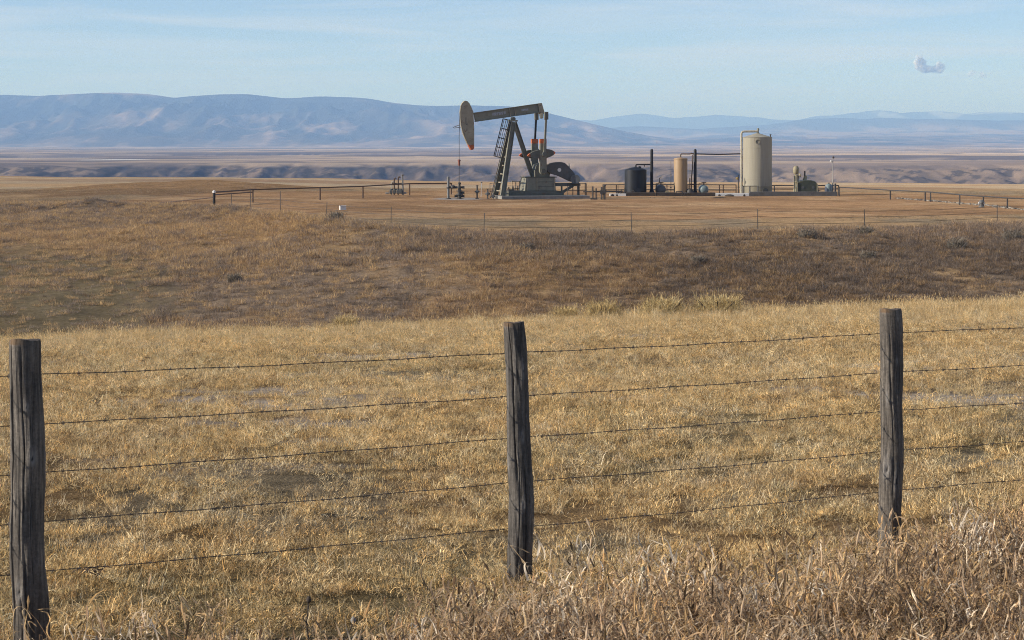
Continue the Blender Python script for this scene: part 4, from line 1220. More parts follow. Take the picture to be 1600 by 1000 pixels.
def wood_post(parent, base, top, r0, r1, seed, cracks, knots):
    """base, top: local points; cracks (theta_bottom, theta_top, width, depth, z0, z1); theta 0 faces the camera, + to the right"""
    base = Vector(base); top = Vector(top)
    H = (top - base).length
    nt_, nz_ = 96, 120
    th_ = np.linspace(0, 2 * np.pi, nt_, endpoint=False)
    zz = np.linspace(0, 1, nz_)
    T, Zf = np.meshgrid(th_, zz)
    Tw = np.where(T > np.pi, T - 2 * np.pi, T)
    rad = r0 + (r1 - r0) * Zf
    rad = rad * (1 + .26 * (fbm(np.cos(T) * 1.3 + 5 + seed, Zf * 5 + np.sin(T) * 1.3, 3, seed) - .5) + .10 * (fbm(T * 4.0, Zf * 3, 2, seed + 3) - .5) + .05 * (fbm(T * 11.0, Zf * 16, 3, seed + 5) - .5))
    stain_and_shade = np.zeros(T.shape + (4,))
    for (ta, tb, w, d, z0, z1) in cracks:
        c = ta + (tb - ta) * Zf + .05 * (vn(Zf * 9, Zf * 0 + seed, seed + 9) - .5)
        env = sm(z0 - .02, z0 + .06, Zf) * (1 - sm(z1 - .06, z1 + .02, Zf))
        g = np.exp(-((Tw - c) / w) ** 2) * env
        rad = rad - d * g
        stain_and_shade[..., :3] = (0.016, 0.014, 0.013)  # shade inside the cracks painted into the colour
        stain_and_shade[..., 3] = np.maximum(stain_and_shade[..., 3], np.clip(g * 1.2 - .2, 0, 1))
    for (tk, zk, st_, sz_, amp) in knots:
        dq = np.sqrt(((Tw - tk) / st_) ** 2 + ((Zf - zk) / sz_) ** 2)
        rad = rad + amp * np.exp(-dq ** 2) - amp * .9 * np.exp(-(dq / .3) ** 2)
        kk = np.exp(-(dq / .7) ** 2) * .55
        pale = kk > stain_and_shade[..., 3]
        stain_and_shade[pale] = np.concatenate([np.tile((0.34, 0.31, 0.28), (pale.sum(), 1)), kk[pale][:, None]], 1)
        hole = np.exp(-(dq / .22) ** 2)
        hp = hole > .4
        stain_and_shade[hp] = (0.02, 0.018, 0.016, .9)
    rad[-1] *= .975
    ax = (top - base).normalized()
    a = Vector((1, 0, 0)); a = (a - ax * a.dot(ax)).normalized()
    bk = ax.cross(a)      # towards +y, away from the camera
    A = np.array(a); B = np.array(bk); AX = np.array(ax)
    P = np.array(base) + AX * (Zf * H)[..., None] + A * (rad * np.sin(T))[..., None] - B * (rad * np.cos(T))[..., None]
    P = P + A * (.007 * np.sin(Zf * 5.5 + seed) + .004 * np.sin(Zf * 13 + seed * 2))[..., None]
    # uneven saw cut
    P[-1] += AX * (.006 * np.sin(th_ * 2 + seed) + .008 * np.sin(th_ + 1.5))[:, None]
    verts = P.reshape(-1, 3)
    faces = []
    for i in range(nz_ - 1):
        for j in range(nt_):
            j2 = (j + 1) % nt_
            faces.append((i * nt_ + j, i * nt_ + j2, (i + 1) * nt_ + j2, (i + 1) * nt_ + j))
    inner = P[-1].mean(0)
    ring2 = inner + (P[-1] - inner) * .55
    o0 = len(verts)
    verts = np.concatenate([verts, ring2 + AX * .004, inner[None] + AX * .003])
    for j in range(nt_):
        j2 = (j + 1) % nt_
        faces.append(((nz_ - 1) * nt_ + j, (nz_ - 1) * nt_ + j2, o0 + j2, o0 + j))
        faces.append((o0 + j, o0 + j2, o0 + nt_))
    # rust-coloured lichen on the left of the cut end
    cap = np.zeros((nt_ + 1, 4)); cap[:] = (0.14, 0.09, 0.05, .5)
    st_all = np.concatenate([stain_and_shade.reshape(-1, 4), cap])
    lich = np.exp(-((np.where(th_ > np.pi, th_ - 2 * np.pi, th_) + .7) / .6) ** 2)
    for j in range(nt_):
        for q in (1, 2):
            k = (nz_ - q) * nt_ + j
            if lich[j] * .6 > st_all[k, 3]:
                st_all[k] = (0.20, 0.105, 0.035, lich[j] * .6)
    me = bpy.data.meshes.new('post')
    me.from_pydata(verts.tolist(), [], faces)
    me.polygons.foreach_set('use_smooth', np.ones(len(me.polygons), dtype=bool))
    me.set_sharp_from_angle(angle=R(50))
    at = me.attributes.new('stain_and_shade', 'FLOAT_COLOR', 'POINT')
    at.data.foreach_set('color', st_all.astype(np.float32).ravel())
    me.materials.append(WOOD)
    o = bpy.data.objects.new('post', me); C.link(o)
    o.parent = parent
    return o


ff_o = empty('wire_fence', 'barbed wire fence on weathered grey wooden posts in the foreground grass', 'fence', (0, 11.74, 0))
OF = Vector((0, 11.74, 0))
DL, DM, DR = 10.3, 11.74, 13.0


def fpt(px, py, d): return Vector((px_at(px, d), d, z_at(py, d))) - OF


wood_post(ff_o, fpt(49.5, 1040, DL), fpt(38, 531.5, DL), .0815, .0715, 3,
          [(-.95, -.82, .045, .022, .05, 1.01), (.12, -.12, .04, .010, .45, .99), (-.1, .35, .035, .012, 0, .33), (.6, .3, .03, .006, .2, .8), (-.35, .05, .03, .007, .0, .55)],
          [(.45, .640, .30, .035, .010), (-.35, .235, .33, .045, .013), (.2, .80, .2, .02, .004)])
wood_post(ff_o, fpt(816.5, 945, DM), fpt(805, 504.5, DM), .0655, .0535, 11,
          [(.0, -.62, .05, .018, .45, 1.01), (.55, .25, .05, .012, .0, .5), (-.2, .1, .03, .006, .1, .6), (.9, .7, .03, .006, .3, .9)],
          [(.55, .83, .28, .04, .007), (-1.15, .50, .35, .05, .010), (.2, .36, .25, .03, .005), (.35, .6, .2, .03, .004)])
wood_post(ff_o, fpt(1394, 880, DR), fpt(1390.5, 483.5, DR), .0655, .0625, 23,
          [(.15, -.35, .032, .010, .25, .95), (.35, .35, .03, .008, .0, .45), (-.9, .9, .016, .004, .55, .80), (-1.1, .8, .016, .004, .38, .66), (.6, .5, .03, .005, .3, .9)],
          [(-.55, .655, .16, .045, .006), (-.55, .375, .45, .06, .013), (.35, .80, .14, .02, .005), (.3, .33, .3, .07, .008)])
# the next posts either way stand just outside the picture
wood_post(ff_o, Vector((-4.55, 8.75, -.1)) - OF, Vector((-4.57, 8.75, 1.42)) - OF, .075, .07, 31, [(.2, -.2, .04, .012, .1, 1.0)], [(.3, .5, .3, .04, .008)])
wood_post(ff_o, Vector((4.45, 14.3, -.1)) - OF, Vector((4.44, 14.3, 1.36)) - OF, .068, .062, 37, [(.2, -.2, .04, .012, .1, 1.0)], [(.3, .5, .3, .04, .008)])
WL = [588.5, 666.5, 744, 820.5, 900]
WM = [552.5, 621.0, 686.0, 756.0, 828.0]
WR = [521.5, 584.0, 644.0, 707.5, 770.0]
for k in range(5):
    zl, zm, zr = z_at(WL[k], DL), z_at(WM[k], DM), z_at(WR[k], DR)
    key = [Vector((-4.56, 8.75 + .08, zl + .02)), Vector((px_at(43, DL), DL + .085, zl)), Vector((px_at(810, DM), DM + .068, zm)), Vector((px_at(1392, DR), DR + .073, zr)), Vector((4.445, 14.3 + .07, zr - .015))]
    pts = []
    for i in range(4):
        p, q = key[i], key[i + 1]
        n = 26
        for j in range(n):
            f = j / n
            sag = .006 * 4 * f * (1 - f) * (1 + .3 * math.sin(k * 2.1 + i))
            kink = .0018 * math.sin(f * 23 + k * 3 + i)
            pts.append(p.lerp(q, f) + Vector((0, 0, -sag + kink)) - OF)
    pts.append(key[-1] - OF)
    # two strands twisted round each other
    m = MB()
    fine = []
    for i in range(len(pts) - 1):
        for j in range(4):
            fine.append(pts[i].lerp(pts[i + 1], j / 4))
    for ph in (0, math.pi):
        st_ = []
        for i, p in enumerate(fine):
            t = i * 1.9 + ph
            st_.append(p + Vector((0, math.cos(t), math.sin(t))) * .0018)
        m.path(st_, .0014, 4)
    wire = m.build('wire', M_['wire'], ff_o)
    # barbs
    L = 0.0
    nxt = .05 * (k + 1)
    bm_ = MB()
    for i in range(len(fine) - 1):
        seg = (fine[i + 1] - fine[i]).length
        if L + seg >= nxt:
            c = fine[i]
            t = rr.uniform(0, 3.1)
            d1 = Vector((.25, math.cos(t), math.sin(t))).normalized(); d2 = Vector((-.3, math.sin(t), -math.cos(t))).normalized()
            bm_.tube(c - d1 * .013, c + d1 * .013, .0016, n=4).tube(c - d2 * .013, c + d2 * .013, .0016, n=4)
            bm_.tube(c - Vector((.007, 0, 0)), c + Vector((.007, 0, 0)), .0038, n=6)
            nxt += rr.uniform(.10, .13)
        L += seg
    tag(bm_.build('barbs', M_['wire'], wire), None, None, kind='stuff')
# clump of dead weed caught on the lowest wire
cl = MB()
c = Vector((px_at(142, 10.49), 10.55, z_at(892, 10.49)))
for k in range(26):
    a = Vector((rr.uniform(-.06, .06), rr.uniform(-.02, .02), rr.uniform(-.015, .012)))
    b_ = a + Vector((rr.uniform(-.05, .05), rr.uniform(-.03, .03), rr.uniform(-.03, .02)))
    cl.tube(c + a, c + b_, .003, .0015, 4)
tag(cl.build('weed_wisp', M_['rusty']), 'wisp of dead weed caught on the lowest fence wire', 'weed')

# ------------------------------------------------------------------ grass


def blade_material(name, trans=0.3):
    m, nt, out = new_mat(name)
    a1 = nt.nodes.new('ShaderNodeAttribute'); a1.attribute_name = 'tint'; a1.attribute_type = 'INSTANCER'
    a2 = nt.nodes.new('ShaderNodeAttribute'); a2.attribute_name = 'blade'
    mu = nt.nodes.new('ShaderNodeVectorMath'); mu.operation = 'MULTIPLY'
    nt.links.new(a1.outputs['Color'], mu.inputs[0]); nt.links.new(a2.outputs['Color'], mu.inputs[1])
    d = nt.nodes.new('ShaderNodeBsdfDiffuse'); t = nt.nodes.new('ShaderNodeBsdfTranslucent')
    nt.links.new(mu.outputs['Vector'], d.inputs['Color']); nt.links.new(mu.outputs['Vector'], t.inputs['Color'])
    ms = nt.nodes.new('ShaderNodeMixShader'); ms.inputs['Fac'].default_value = trans
    nt.links.new(d.outputs['BSDF'], ms.inputs[1]); nt.links.new(t.outputs['BSDF'], ms.inputs[2])
    nt.links.new(ms.outputs['Shader'], out.inputs['Surface'])
    return m


GRASS = blade_material('dry_grass_blades')


def tuft_mesh(name, seed, n, rad, lmin, lmax, lean, curl, width, seg=4, heads=0.0, kink=0.0, col_var=.25, clumps=None, upper=None):
    g = np.random.default_rng(seed)
    V = []; Fc = []; Cc = []
    if clumps:
        nc, cr_, cols = clumps
        cc = []
        for k in range(nc):
            a = g.random() * 6.283; q = rad * math.sqrt(g.random())
            cc.append((q * math.cos(a), q * math.sin(a), g.uniform(.55, 1.3), np.array(cols[g.integers(len(cols))]) * g.uniform(.85, 1.15)))
    low = (lmin, lmax, lean, curl, width, kink)
    for k in range(n + (upper[0] if upper else 0)):
        lmin, lmax, lean, curl, width, kink = low if k < n else upper[3:]
        rr_ = rad * math.sqrt(g.random()); ph = g.random() * 6.283
        p = np.array([rr_ * math.cos(ph), rr_ * math.sin(ph), -.01])
        lf = 1.0; cm = (1, 1, 1)
        if clumps and g.random() < .82:
            c_ = cc[g.integers(nc)]
            q = cr_ * math.sqrt(g.random())
            p = np.array([c_[0] + q * math.cos(ph), c_[1] + q * math.sin(ph), -.01])
            lf = c_[2]; cm = c_[3]
        if k >= n:
            p[2] = g.uniform(upper[1], upper[2])
        az = ph + g.normal(0, 1.0)
        le = abs(g.normal(lean[0], lean[1]))
        L = g.uniform(lmin, lmax) * lf
        w = width * g.uniform(.6, 1.3)
        cu = g.normal(curl, curl * .6 + .1)
        daz = g.normal(0, .25 + kink)
        side0 = g.normal(0, .7)
        c = 1 + col_var * g.normal()
        c = min(max(c, .35), 1.6)
        hue = g.normal(0, .05)
        colr = (c * (1 + hue) * cm[0], c * cm[1], c * (1 - hue * 1.5) * cm[2], 1)
        o = len(V)
        for i in range(seg + 1):
            f = i / seg
            a = az + daz * i
            inc = min(le + cu * f * f * 1.8, 2.6)
            d = np.array([math.sin(inc) * math.cos(a), math.sin(inc) * math.sin(a), math.cos(inc)])
            s_ = np.array([-math.sin(a + side0), math.cos(a + side0), 0])
            ww = w * (1 - .85 * f ** 1.6)
            V.append(p + s_ * ww / 2); V.append(p - s_ * ww / 2)
            Cc.append(colr); Cc.append(colr)
            p = p + d * (L / seg)
            p[2] = max(p[2], .004)
        for i in range(seg):
            Fc.append((o + 2 * i, o + 2 * i + 1, o + 2 * i + 3, o + 2 * i + 2))
        if heads and g.random() < heads:
            # narrow seed head at the tip
            tip = (V[-1] + V[-2]) / 2
            hl = g.uniform(.03, .08)
            s1 = np.array([math.cos(a), math.sin(a), 0]) * width * .75
            s2 = np.array([-math.sin(a), math.cos(a), 0]) * width * .75
            o = len(V)
            for sv in (s1, s2):
                V += [tip - d * .01, tip + d * hl * .45 + sv, tip + d * hl, tip + d * hl * .45 - sv]
                Cc += [colr] * 4
            Fc += [(o, o + 1, o + 2, o + 3), (o + 4, o + 5, o + 6, o + 7)]
    me = bpy.data.meshes.new(name)
    me.from_pydata([tuple(v) for v in V], [], Fc)
    at = me.attributes.new('blade', 'FLOAT_COLOR', 'POINT')
    at.data.foreach_set('color', np.array(Cc, dtype=np.float32).ravel())
    me.materials.append(GRASS)
    return me


def library(name, metas):
    col = bpy.data.collections.new(name)
    for i, me in enumerate(metas):
        o = bpy.data.objects.new('%s_%02d' % (name, i), me)
        col.objects.link(o)
    return col, len(metas)


def scatter(name, lib, P, scl, tint, label, cat, tiltsd=.12, rnd=None):
    col, nvar = lib
    g = rnd or np.random.default_rng(len(name))
    n = len(P)
    me = bpy.data.meshes.new(name)
    me.vertices.add(n); me.vertices.foreach_set('co', P.astype(np.float32).ravel())
    rot = np.stack([g.normal(0, tiltsd, n), g.normal(0, tiltsd, n), g.uniform(0, 6.283, n)], -1).astype(np.float32)
    at = me.attributes.new('turn', 'FLOAT_VECTOR', 'POINT'); at.data.foreach_set('vector', rot.ravel())
    at = me.attributes.new('size', 'FLOAT', 'POINT'); at.data.foreach_set('value', scl.astype(np.float32))
    at = me.attributes.new('pick', 'INT', 'POINT'); at.data.foreach_set('value', g.integers(0, nvar, n).astype(np.int32))
    at = me.attributes.new('tint', 'FLOAT_COLOR', 'POINT'); at.data.foreach_set('color', np.concatenate([tint, np.ones((n, 1))], 1).astype(np.float32).ravel())
    o = bpy.data.objects.new(name, me); C.link(o)
    ng = bpy.data.node_groups.new(name + '_scatter', 'GeometryNodeTree')
    ng.interface.new_socket('Geometry', in_out='INPUT', socket_type='NodeSocketGeometry')
    ng.interface.new_socket('Geometry', in_out='OUTPUT', socket_type='NodeSocketGeometry')
    N = ng.nodes; Lk = ng.links
    gi = N.new('NodeGroupInput'); go = N.new('NodeGroupOutput')
    ip = N.new('GeometryNodeInstanceOnPoints')
    ci = N.new('GeometryNodeCollectionInfo')
    ci.inputs['Collection'].default_value = col
    ci.inputs['Separate Children'].default_value = True
    ci.inputs['Reset Children'].default_value = True
    def na(nm, typ):
        a = N.new('GeometryNodeInputNamedAttribute'); a.data_type = typ; a.inputs['Name'].default_value = nm
        return a.outputs['Attribute']
    e2r = N.new('FunctionNodeEulerToRotation')
    Lk.new(na('turn', 'FLOAT_VECTOR'), e2r.inputs[0])
    Lk.new(gi.outputs[0], ip.inputs['Points'])
    Lk.new(ci.outputs[0], ip.inputs['Instance'])
    ip.inputs['Pick Instance'].default_value = True
    Lk.new(na('pick', 'INT'), ip.inputs['Instance Index'])
    Lk.new(e2r.outputs[0], ip.inputs['Rotation'])
    Lk.new(na('size', 'FLOAT'), ip.inputs['Scale'])
    Lk.new(ip.outputs[0], go.inputs[0])
    md = o.modifiers.new('scatter', 'NODES'); md.node_group = ng
    return tag(o, label, cat, kind='stuff')


def area_points(g, y0, y1, tmax, dens, dfun=None, x0=2.0):
    """uniform random points of a wedge, dens per square metre"""
    ymax = y1
    n = int(dens * (tmax * (y1 ** 2 - y0 ** 2) + 2 * x0 * (y1 - y0)))
    # sample y with probability proportional to width
    ys = np.linspace(y0, y1, 400)
    w = 2 * (tmax * ys + x0)
    cdf = np.cumsum(w); cdf = cdf / cdf[-1]
    y = np.interp(g.random(n), cdf, ys)
    x = g.uniform(-1, 1, n) * (tmax * y + x0)
    if dfun is not None:
        keep = g.random(n) < dfun(x, y)
        x, y = x[keep], y[keep]
    return x, y


def palette(g, n, cols, weights):
    cols = np.array(cols); w = np.array(weights, dtype=float)
    if w.ndim == 1:
        w = np.tile(w, (n, 1))
    cum = np.cumsum(w, 1); cum /= cum[:, -1:]
    k = (g.random((n, 1)) > cum).sum(1)
    return cols[k] * (1 + .10 * g.normal(size=(n, 1)))


g = np.random.default_rng(21)
short_lib = library('short_tuft', [tuft_mesh('short_tuft', 100 + i, 460, .36, .03, .135, (.80, .50), 1.6, .0042, 5, 0, .70, .44, (34, .055, [(1, 1, 1), (1.05, 1.0, .92), (1.12, 1.18, 1.3), (.72, .78, .86), (.95, .86, .75), (.55, .53, .50), (.45, .42, .40)])) for i in range(10)])
tall_lib = library('crest_tuft', [tuft_mesh('crest_tuft', 200 + i, 46, .09, .12, .32, (.38, .22), .45, .0050, 4, .25, .05) for i in range(7)])
road_lib = library('roadside_tuft', [tuft_mesh('roadside_tuft', 300 + i, 16, .12, .20, .50, (.40, .28), 1.3, .0052, 7, .3, .30, .36, None, (56, .02, .36, .06, .18, (.85, .5), 2.4, .0066, .7)) for i in range(9)])
brush_lib = library('brush_tuft', [tuft_mesh('brush_tuft', 400 + i, 100, .28, .08, .28, (.75, .42), .8, .010, 3, 0, .3, .30) for i in range(7)])

# matted pasture
x, y = area_points(g, 9.0, 53.0, .27, 15)
patch = fbm(x / 1.7, y / 3.0, 4, 50)
bare = sm(.60, .68, fbm(x / 2.4, y / 1.4, 4, 51))
keep = g.random(len(x)) > np.clip(.80 * bare * sm(15, 18, y) + .16 * sm(.5, .64, patch), 0, .9)
x, y, patch = x[keep], y[keep], patch[keep]
z = terrain(x, y, False)
greenish = sm(.5, .66, fbm(x / 5, y / 5, 3, 52)) * sm(40, 20, y)
n = len(x)
gold = sm(.40, .62, fbm(x / 3.2, y / 5.5, 4, 81))
wts = np.stack([.7 + 1.2 * gold, .5 + 0 * gold, .40 + .9 * sm(.5, .64, patch), .08 + .5 * greenish, .22 + 0 * gold], 1)
tint = palette(g, n, [(.82, .545, .250), (.90, .68, .385), (.66, .505, .325), (.53, .40, .205), (.46, .30, .165)], wts)
tint = tint * np.array([1.05, 1.07, 1.03])
tint = tint * .6 + tint.mean(0) * .4 * (1 + .35 * (fbm(x / 1.2, y / 2.0, 3, 94) - .5))[:, None]
scl = g.uniform(.6, 1.0, n) * (.75 + .5 * fbm(x / .8, y / .8, 3, 82))
scatter('pasture_grass', short_lib, np.stack([x, y, z], 1), scl, tint, 'matted short golden dry pasture grass behind the wire fence', 'grass', .25, g)

# taller golden grass, thickest along the crest of the pasture
x, y = area_points(g, 14.0, 56.0, .27, 34, lambda x, y: np.clip(.10 + .9 * sm(36, 47, y + 6 * (fbm(x / 4, y / 4, 3, 83) - .5)) + .55 * sm(.58, .68, fbm(x / 1.6, y / 2.2, 3, 84)), 0, 1))
z = terrain(x, y, False); n = len(x)
tint = palette(g, n, [(.82, .585, .285), (.87, .68, .40), (.70, .49, .25), (.54, .40, .22)], [1.2, .8, .8, .3])
scl = g.uniform(.4, .95, n) * (.50 + .75 * sm(36, 49, y) * (.5 + fbm(x / 1.4, y / 1.4, 3, 97)))
scatter('crest_grass', tall_lib, np.stack([x, y, z], 1), scl, tint, 'taller pale golden grass along the crest of the pasture', 'grass', .12, g)

# long curled roadside grass
def road_d(x, y):
    yb = np.interp(x, [-6, -2.0, -1.2, .1, .9, 1.9, 2.6, 6], [7.6, 8.2, 8.8, 9.4, 10.0, 10.9, 11.5, 13.2])
    return np.clip(sm(1.1, -.7, y - yb + 1.6 * (fbm(x / .7, y / .7, 3, 85) - .5)), 0, 1)


x, y = area_points(g, 4.5, 15.0, .30, 120, road_d, 1.5)
z = terrain(x, y, False); n = len(x)
tint = palette(g, n, [(.60, .435, .27), (.82, .655, .46), (.47, .32, .19), (.25, .165, .10), (.64, .43, .215)], [1, .32, .95, .6, .6])
scl = g.uniform(.65, 1.35, n)
tint = tint * 1.10
scatter('roadside_grass', road_lib, np.stack([x, y, z], 1), scl, tint, 'long curled greyish dry grass along the near side of the fence', 'grass', .18, g)

# brush and dead weeds over the bank below the pad
x, y = area_points(g, 62.0, 172.0, .26, 14, lambda x, y: np.clip(sm(3.0, -4.0, y - rim(x) - 3.5 + 6 * (fbm(x / 4, y / 6, 3, 86) - .5)) * (1 - .8 * sm(-11, -17, x + .12 * (y - 95)) * sm(132, 112, y)) * (.35 + .9 * sm(.38, .56, fbm(x / 7, y / 12, 4, 87))), 0, 1), 4.0)
z = terrain(x, y, False); n = len(x)
gr = sm(.42, .6, fbm(x / 9, y / 16, 4, 53))
tint = palette(g, n, [(.43, .28, .155), (.33, .25, .185), (.56, .375, .19), (.22, .165, .125)], np.stack([.9 - .4 * gr, .25 + .8 * gr, .35 - .25 * gr + .9 * sm(2, -8, x), .25 + .4 * gr + .45 * sm(-4, 8, x)], 1))
tint = tint * (1.06 - .26 * sm(-6, 8, x + 6 * (fbm(x / 6, y / 9, 3, 102) - .5)) * sm(118, 106, y))[:, None]
scl = g.uniform(.55, 1.35, n) * (.7 + .6 * fbm(x / 5, y / 8, 3, 88))
scatter('bank_brush', brush_lib, np.stack([x, y, z], 1), scl, tint, 'brown brush and dead weeds covering the bank below the pad', 'brush', .15, g)

# thin dry grass on the level ground between bank and pad
x, y = area_points(g, 105.0, 215.0, .26, 5.0, lambda x, y: sm(-2, 3, y - rim(x)) * np.clip(.10 + .9 * sm(.96, 1.06, np.hypot((x - 8) / 38, (y - 177) / 42) + .16 * (fbm(x / 8, y / 14, 4, 59) - .5)), 0, 1) * (.3 + .7 * sm(.4, .6, fbm(x / 5, y / 8, 3, 89))), 4.0)
z = terrain(x, y, False); n = len(x)
tint = palette(g, n, [(.40, .285, .165), (.33, .25, .165), (.27, .185, .115)], [1, .8, .4])
scatter('plateau_grass', brush_lib, np.stack([x, y, z - .03], 1), g.uniform(.25, .55, n), tint, 'thin dry grass on the level ground around the pad', 'grass', .2, g)

# ------------------------------------------------------------------ single plants that stand out
def plant_material(name, col):
    m, nt, out = new_mat(name)
    a2 = nt.nodes.new('ShaderNodeAttribute'); a2.attribute_name = 'blade'
    mu = nt.nodes.new('ShaderNodeVectorMath'); mu.operation = 'MULTIPLY'; mu.inputs[0].default_value = col
    nt.links.new(a2.outputs['Color'], mu.inputs[1])
    d = nt.nodes.new('ShaderNodeBsdfDiffuse'); nt.links.new(mu.outputs['Vector'], d.inputs['Color'])
    nt.links.new(d.outputs['BSDF'], out.inputs['Surface'])
    return m


PL_S = plant_material('sagebrush_leaves', (0.255, 0.215, 0.165))
PL_T = plant_material('pale_bunchgrass', (0.62, 0.455, 0.215))


def plant(name, part, label, cat, px, y, seed, n, rad, lmin, lmax, lean, width, mat, group):
    x = px_at(px, y)
    o = empty(name, label, cat, (x, y, gz(x, y) - .02), 0, group)
    me = tuft_mesh(part, seed, n // 2, rad * .8, lmin, lmax, lean, .4, width, 4, .15, .15, .3, None, (n, .03, lmax * .62, lmin * .3, lmin * .9, (.8, .5), .8, width, .3))
    me.materials.clear(); me.materials.append(mat)
    f = bpy.data.objects.new(part, me); C.link(f); f.parent = o
    rp_ = random.Random(seed)
    st_ = MB()
    for k in range(7):
        a = rp_.uniform(0, 6.28)
        st_.path([(0.04 * math.cos(a), .04 * math.sin(a), -.05), (rad * .4 * math.cos(a), rad * .4 * math.sin(a), lmax * .3), (rad * .8 * math.cos(a), rad * .8 * math.sin(a), lmax * .6)], [.018, .012, .005], 5)
    st_.build('stem', M_['timber'], o)
    return o


for k, (px, y, rad, h, lab) in enumerate(((1035, 47.3, .50, .62, 'wide pale bunchgrass tussock on the pasture crest below the black tank'),
                                           (1122, 47.6, .60, .64, 'widest pale bunchgrass tussock on the crest left of the tall beige tank'),
                                           (941, 47.8, .38, .60, 'rounded pale bunchgrass tussock on the crest right of the pumpjack motor'),
                                           (884, 48.2, .30, .50, 'small greyish bunchgrass tussock on the crest below the pumpjack motor'),
                                           (540, 47.5, .26, .48, 'pale bunchgrass tussock on the crest below the small white box'))):
    plant('bunchgrass', 'blades', lab, 'grass tussock', px, y, 600 + k, 1300, rad, h * .55, h * 1.05, (.75, .40), .008, PL_T, 'grass tussocks on the pasture crest')
for k, (px, y, rad, h, lab) in enumerate(((1262, 111, .75, .60, 'broad grey sagebrush on the bank below the tall beige tank'),
                                           (1352, 113, .60, .62, 'grey sagebrush at the foot of a rim fence post, right'),
                                           (1495, 108, .70, .65, 'dark sagebrush on the bank below the pale valve of the right pipe fence'),
                                           (1582, 112, .75, .70, 'grey sagebrush on the bank at the right edge of the picture'),
                                           (1357, 103, .55, .5, 'pale grey sagebrush lower on the bank, right'),
                                           (822, 106, .5, .45, 'grey sagebrush high on the bank below the gearbox pedestal'),
                                           (525, 119, .55, .60, 'grey sagebrush on the bank below the small white box'),
                                           (367, 100, .5, .5, 'lone dark sagebrush low on the bank, left'),
                                           (1090, 100, .5, .45, 'pale grey sagebrush on the bank below the second black stack'))):
    plant('sagebrush', 'foliage', lab, 'shrub', px, y, 700 + k, 420, rad * .75, h * .5, h * 1.0, (.65, .35), .020, PL_S, 'sagebrush on the bank')

# dried weed stalks standing up out of the roadside grass
for k, (px, y, h, lab) in enumerate(((481, 9.6, .37, 'dark dried weed stalk with a dark round seed head at the bottom left of centre'),
                                     (539, 9.3, .36, 'dried weed stalk with a bent grey seed head, lower left of the middle post'),
                                     (1003, 9.9, .46, 'pale dried weed stalk right of the middle post'))):
    x = px_at(px, y)
    o = empty('weed_stalk', lab, 'weed', (x, y, gz(x, y) - .02))
    mt = M_['timber'] if k < 2 else M_['khaki']
    MB().path([(0, 0, 0), (.012, 0, h * .4), (-.006, 0, h * .75), (.004 + .03 * (k == 1), 0, h)], [.005, .004, .0035, .003], 6).build('stem', mt, o, smooth=50)
    MB().lathe([(.003, 0), (.009, .006), (.0115, .014), (.008, .024), (.002, .03)], 10, (.004 + .03 * (k == 1), 0, h - .005)).build('seed_head', mt if k != 1 else M_['conc'], o, smooth=50)
    for q_ in range(4):
        zz_ = h * (.2 + .18 * q_); sg = (-1) ** q_
        MB().path([(0, 0, zz_), (sg * .02, -.01, zz_ + .03), (sg * .045, -.02, zz_ + .02)], [.003, .0025, .001], 5).build('leaf', mt, o)

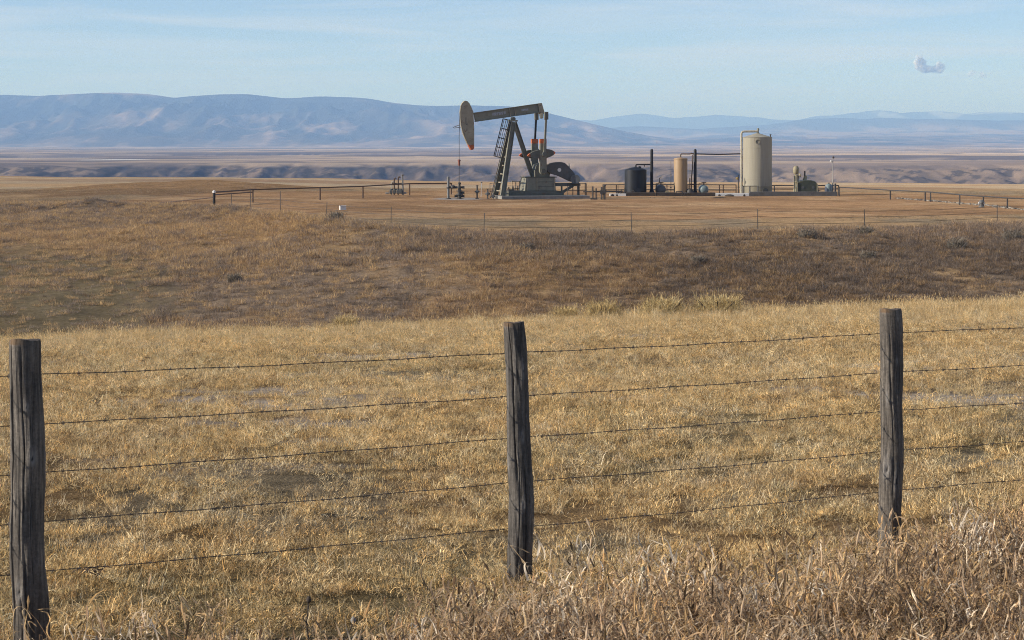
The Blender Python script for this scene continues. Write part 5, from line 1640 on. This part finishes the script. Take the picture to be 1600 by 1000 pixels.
# ------------------------------------------------------------------ cloud
def puff(name, label, px, py, y, lobes, n, seed):
    """a cloud of many overlapping wisps, each letting most light through"""
    import bmesh
    q = y / F
    rp_ = random.Random(seed)
    me = bpy.data.meshes.new(name)
    bm = bmesh.new()
    for k in range(n):
        (lx, lz, rx, rz, sz) = lobes[k % len(lobes)]
        a = rp_.uniform(0, 6.283); b_ = rp_.uniform(0, 6.283); d_ = rp_.random() ** .6
        c = Vector(((lx + rx * d_ * math.cos(a)) * q, rx * .7 * d_ * math.sin(b_) * q, (lz + rz * d_ * math.sin(a)) * q))
        s_ = sz * rp_.uniform(.5, 1.2) * (1.15 - .6 * d_) * q
        mat = Matrix.Translation(c) @ Matrix.Rotation(rp_.uniform(-.5, .5), 4, 'Y') @ Matrix.Diagonal((s_ * 1.25, s_, s_ * .85, 1))
        bmesh.ops.create_icosphere(bm, subdivisions=2, radius=1.0, matrix=mat)
    for f in bm.faces:
        f.smooth = True
    bm.to_mesh(me); bm.free()
    m, nt, out = new_mat('cloud_vapour')
    d = nt.nodes.new('ShaderNodeBsdfDiffuse'); d.inputs['Color'].default_value = (1, 1, 1, 1)
    t = nt.nodes.new('ShaderNodeBsdfTranslucent'); t.inputs['Color'].default_value = (1, 1, 1, 1)
    ms = nt.nodes.new('ShaderNodeMixShader'); ms.inputs['Fac'].default_value = .25
    nt.links.new(d.outputs[0], ms.inputs[1]); nt.links.new(t.outputs[0], ms.inputs[2])
    tr_ = nt.nodes.new('ShaderNodeBsdfTransparent')
    m2 = nt.nodes.new('ShaderNodeMixShader'); m2.inputs['Fac'].default_value = .13
    nt.links.new(tr_.outputs[0], m2.inputs[1]); nt.links.new(ms.outputs[0], m2.inputs[2])
    nt.links.new(m2.outputs[0], out.inputs['Surface'])
    me.materials.append(m)
    o = bpy.data.objects.new(name, me); C.link(o); o.location = (px_at(px, y), y, z_at(py, y))
    return tag(o, label, 'cloud')


puff('cloud', 'small white puffy cloud above the mountains at the upper right', 1450, 102, 48500.0,
     [(-14, 4, 6, 11, 5.5), (-12, 2, 7, 10, 6), (-5, -6, 10, 5, 6), (10, -7, 13, 5, 5), (19, -3, 7, 8, 4.5)], 230, 4)
puff('cloud', 'faint thin wisp of cloud right of the small puffy cloud', 1528, 117, 49500.0,
     [(-6, 2, 14, 5, 5), (8, -2, 14, 6, 5)], 10, 9)

# ------------------------------------------------------------------ haze
hx, hy0, hy1, hz0, hz1 = 16200.0, -400.0, 46000.0, -75.0, 640.0
hm = MB().box((0, (hy0 + hy1) / 2, (hz0 + hz1) / 2), (2 * hx, hy1 - hy0, hz1 - hz0))
m, nt, out = new_mat('hazy_air')
v = nt.nodes.new('ShaderNodeVolumePrincipled')
v.inputs['Color'].default_value = HAZE_COLOR
v.inputs['Density'].default_value = HAZE_DENSITY
v.inputs['Absorption Color'].default_value = (0.56, 0.70, 1, 1)   # blue is scattered most, a little red is lost
nt.links.new(v.outputs['Volume'], out.inputs['Volume'])
hz_o = hm.build('haze', m)
tag(hz_o, 'blue haze in the air between the plain and the mountains', 'haze', kind='stuff')
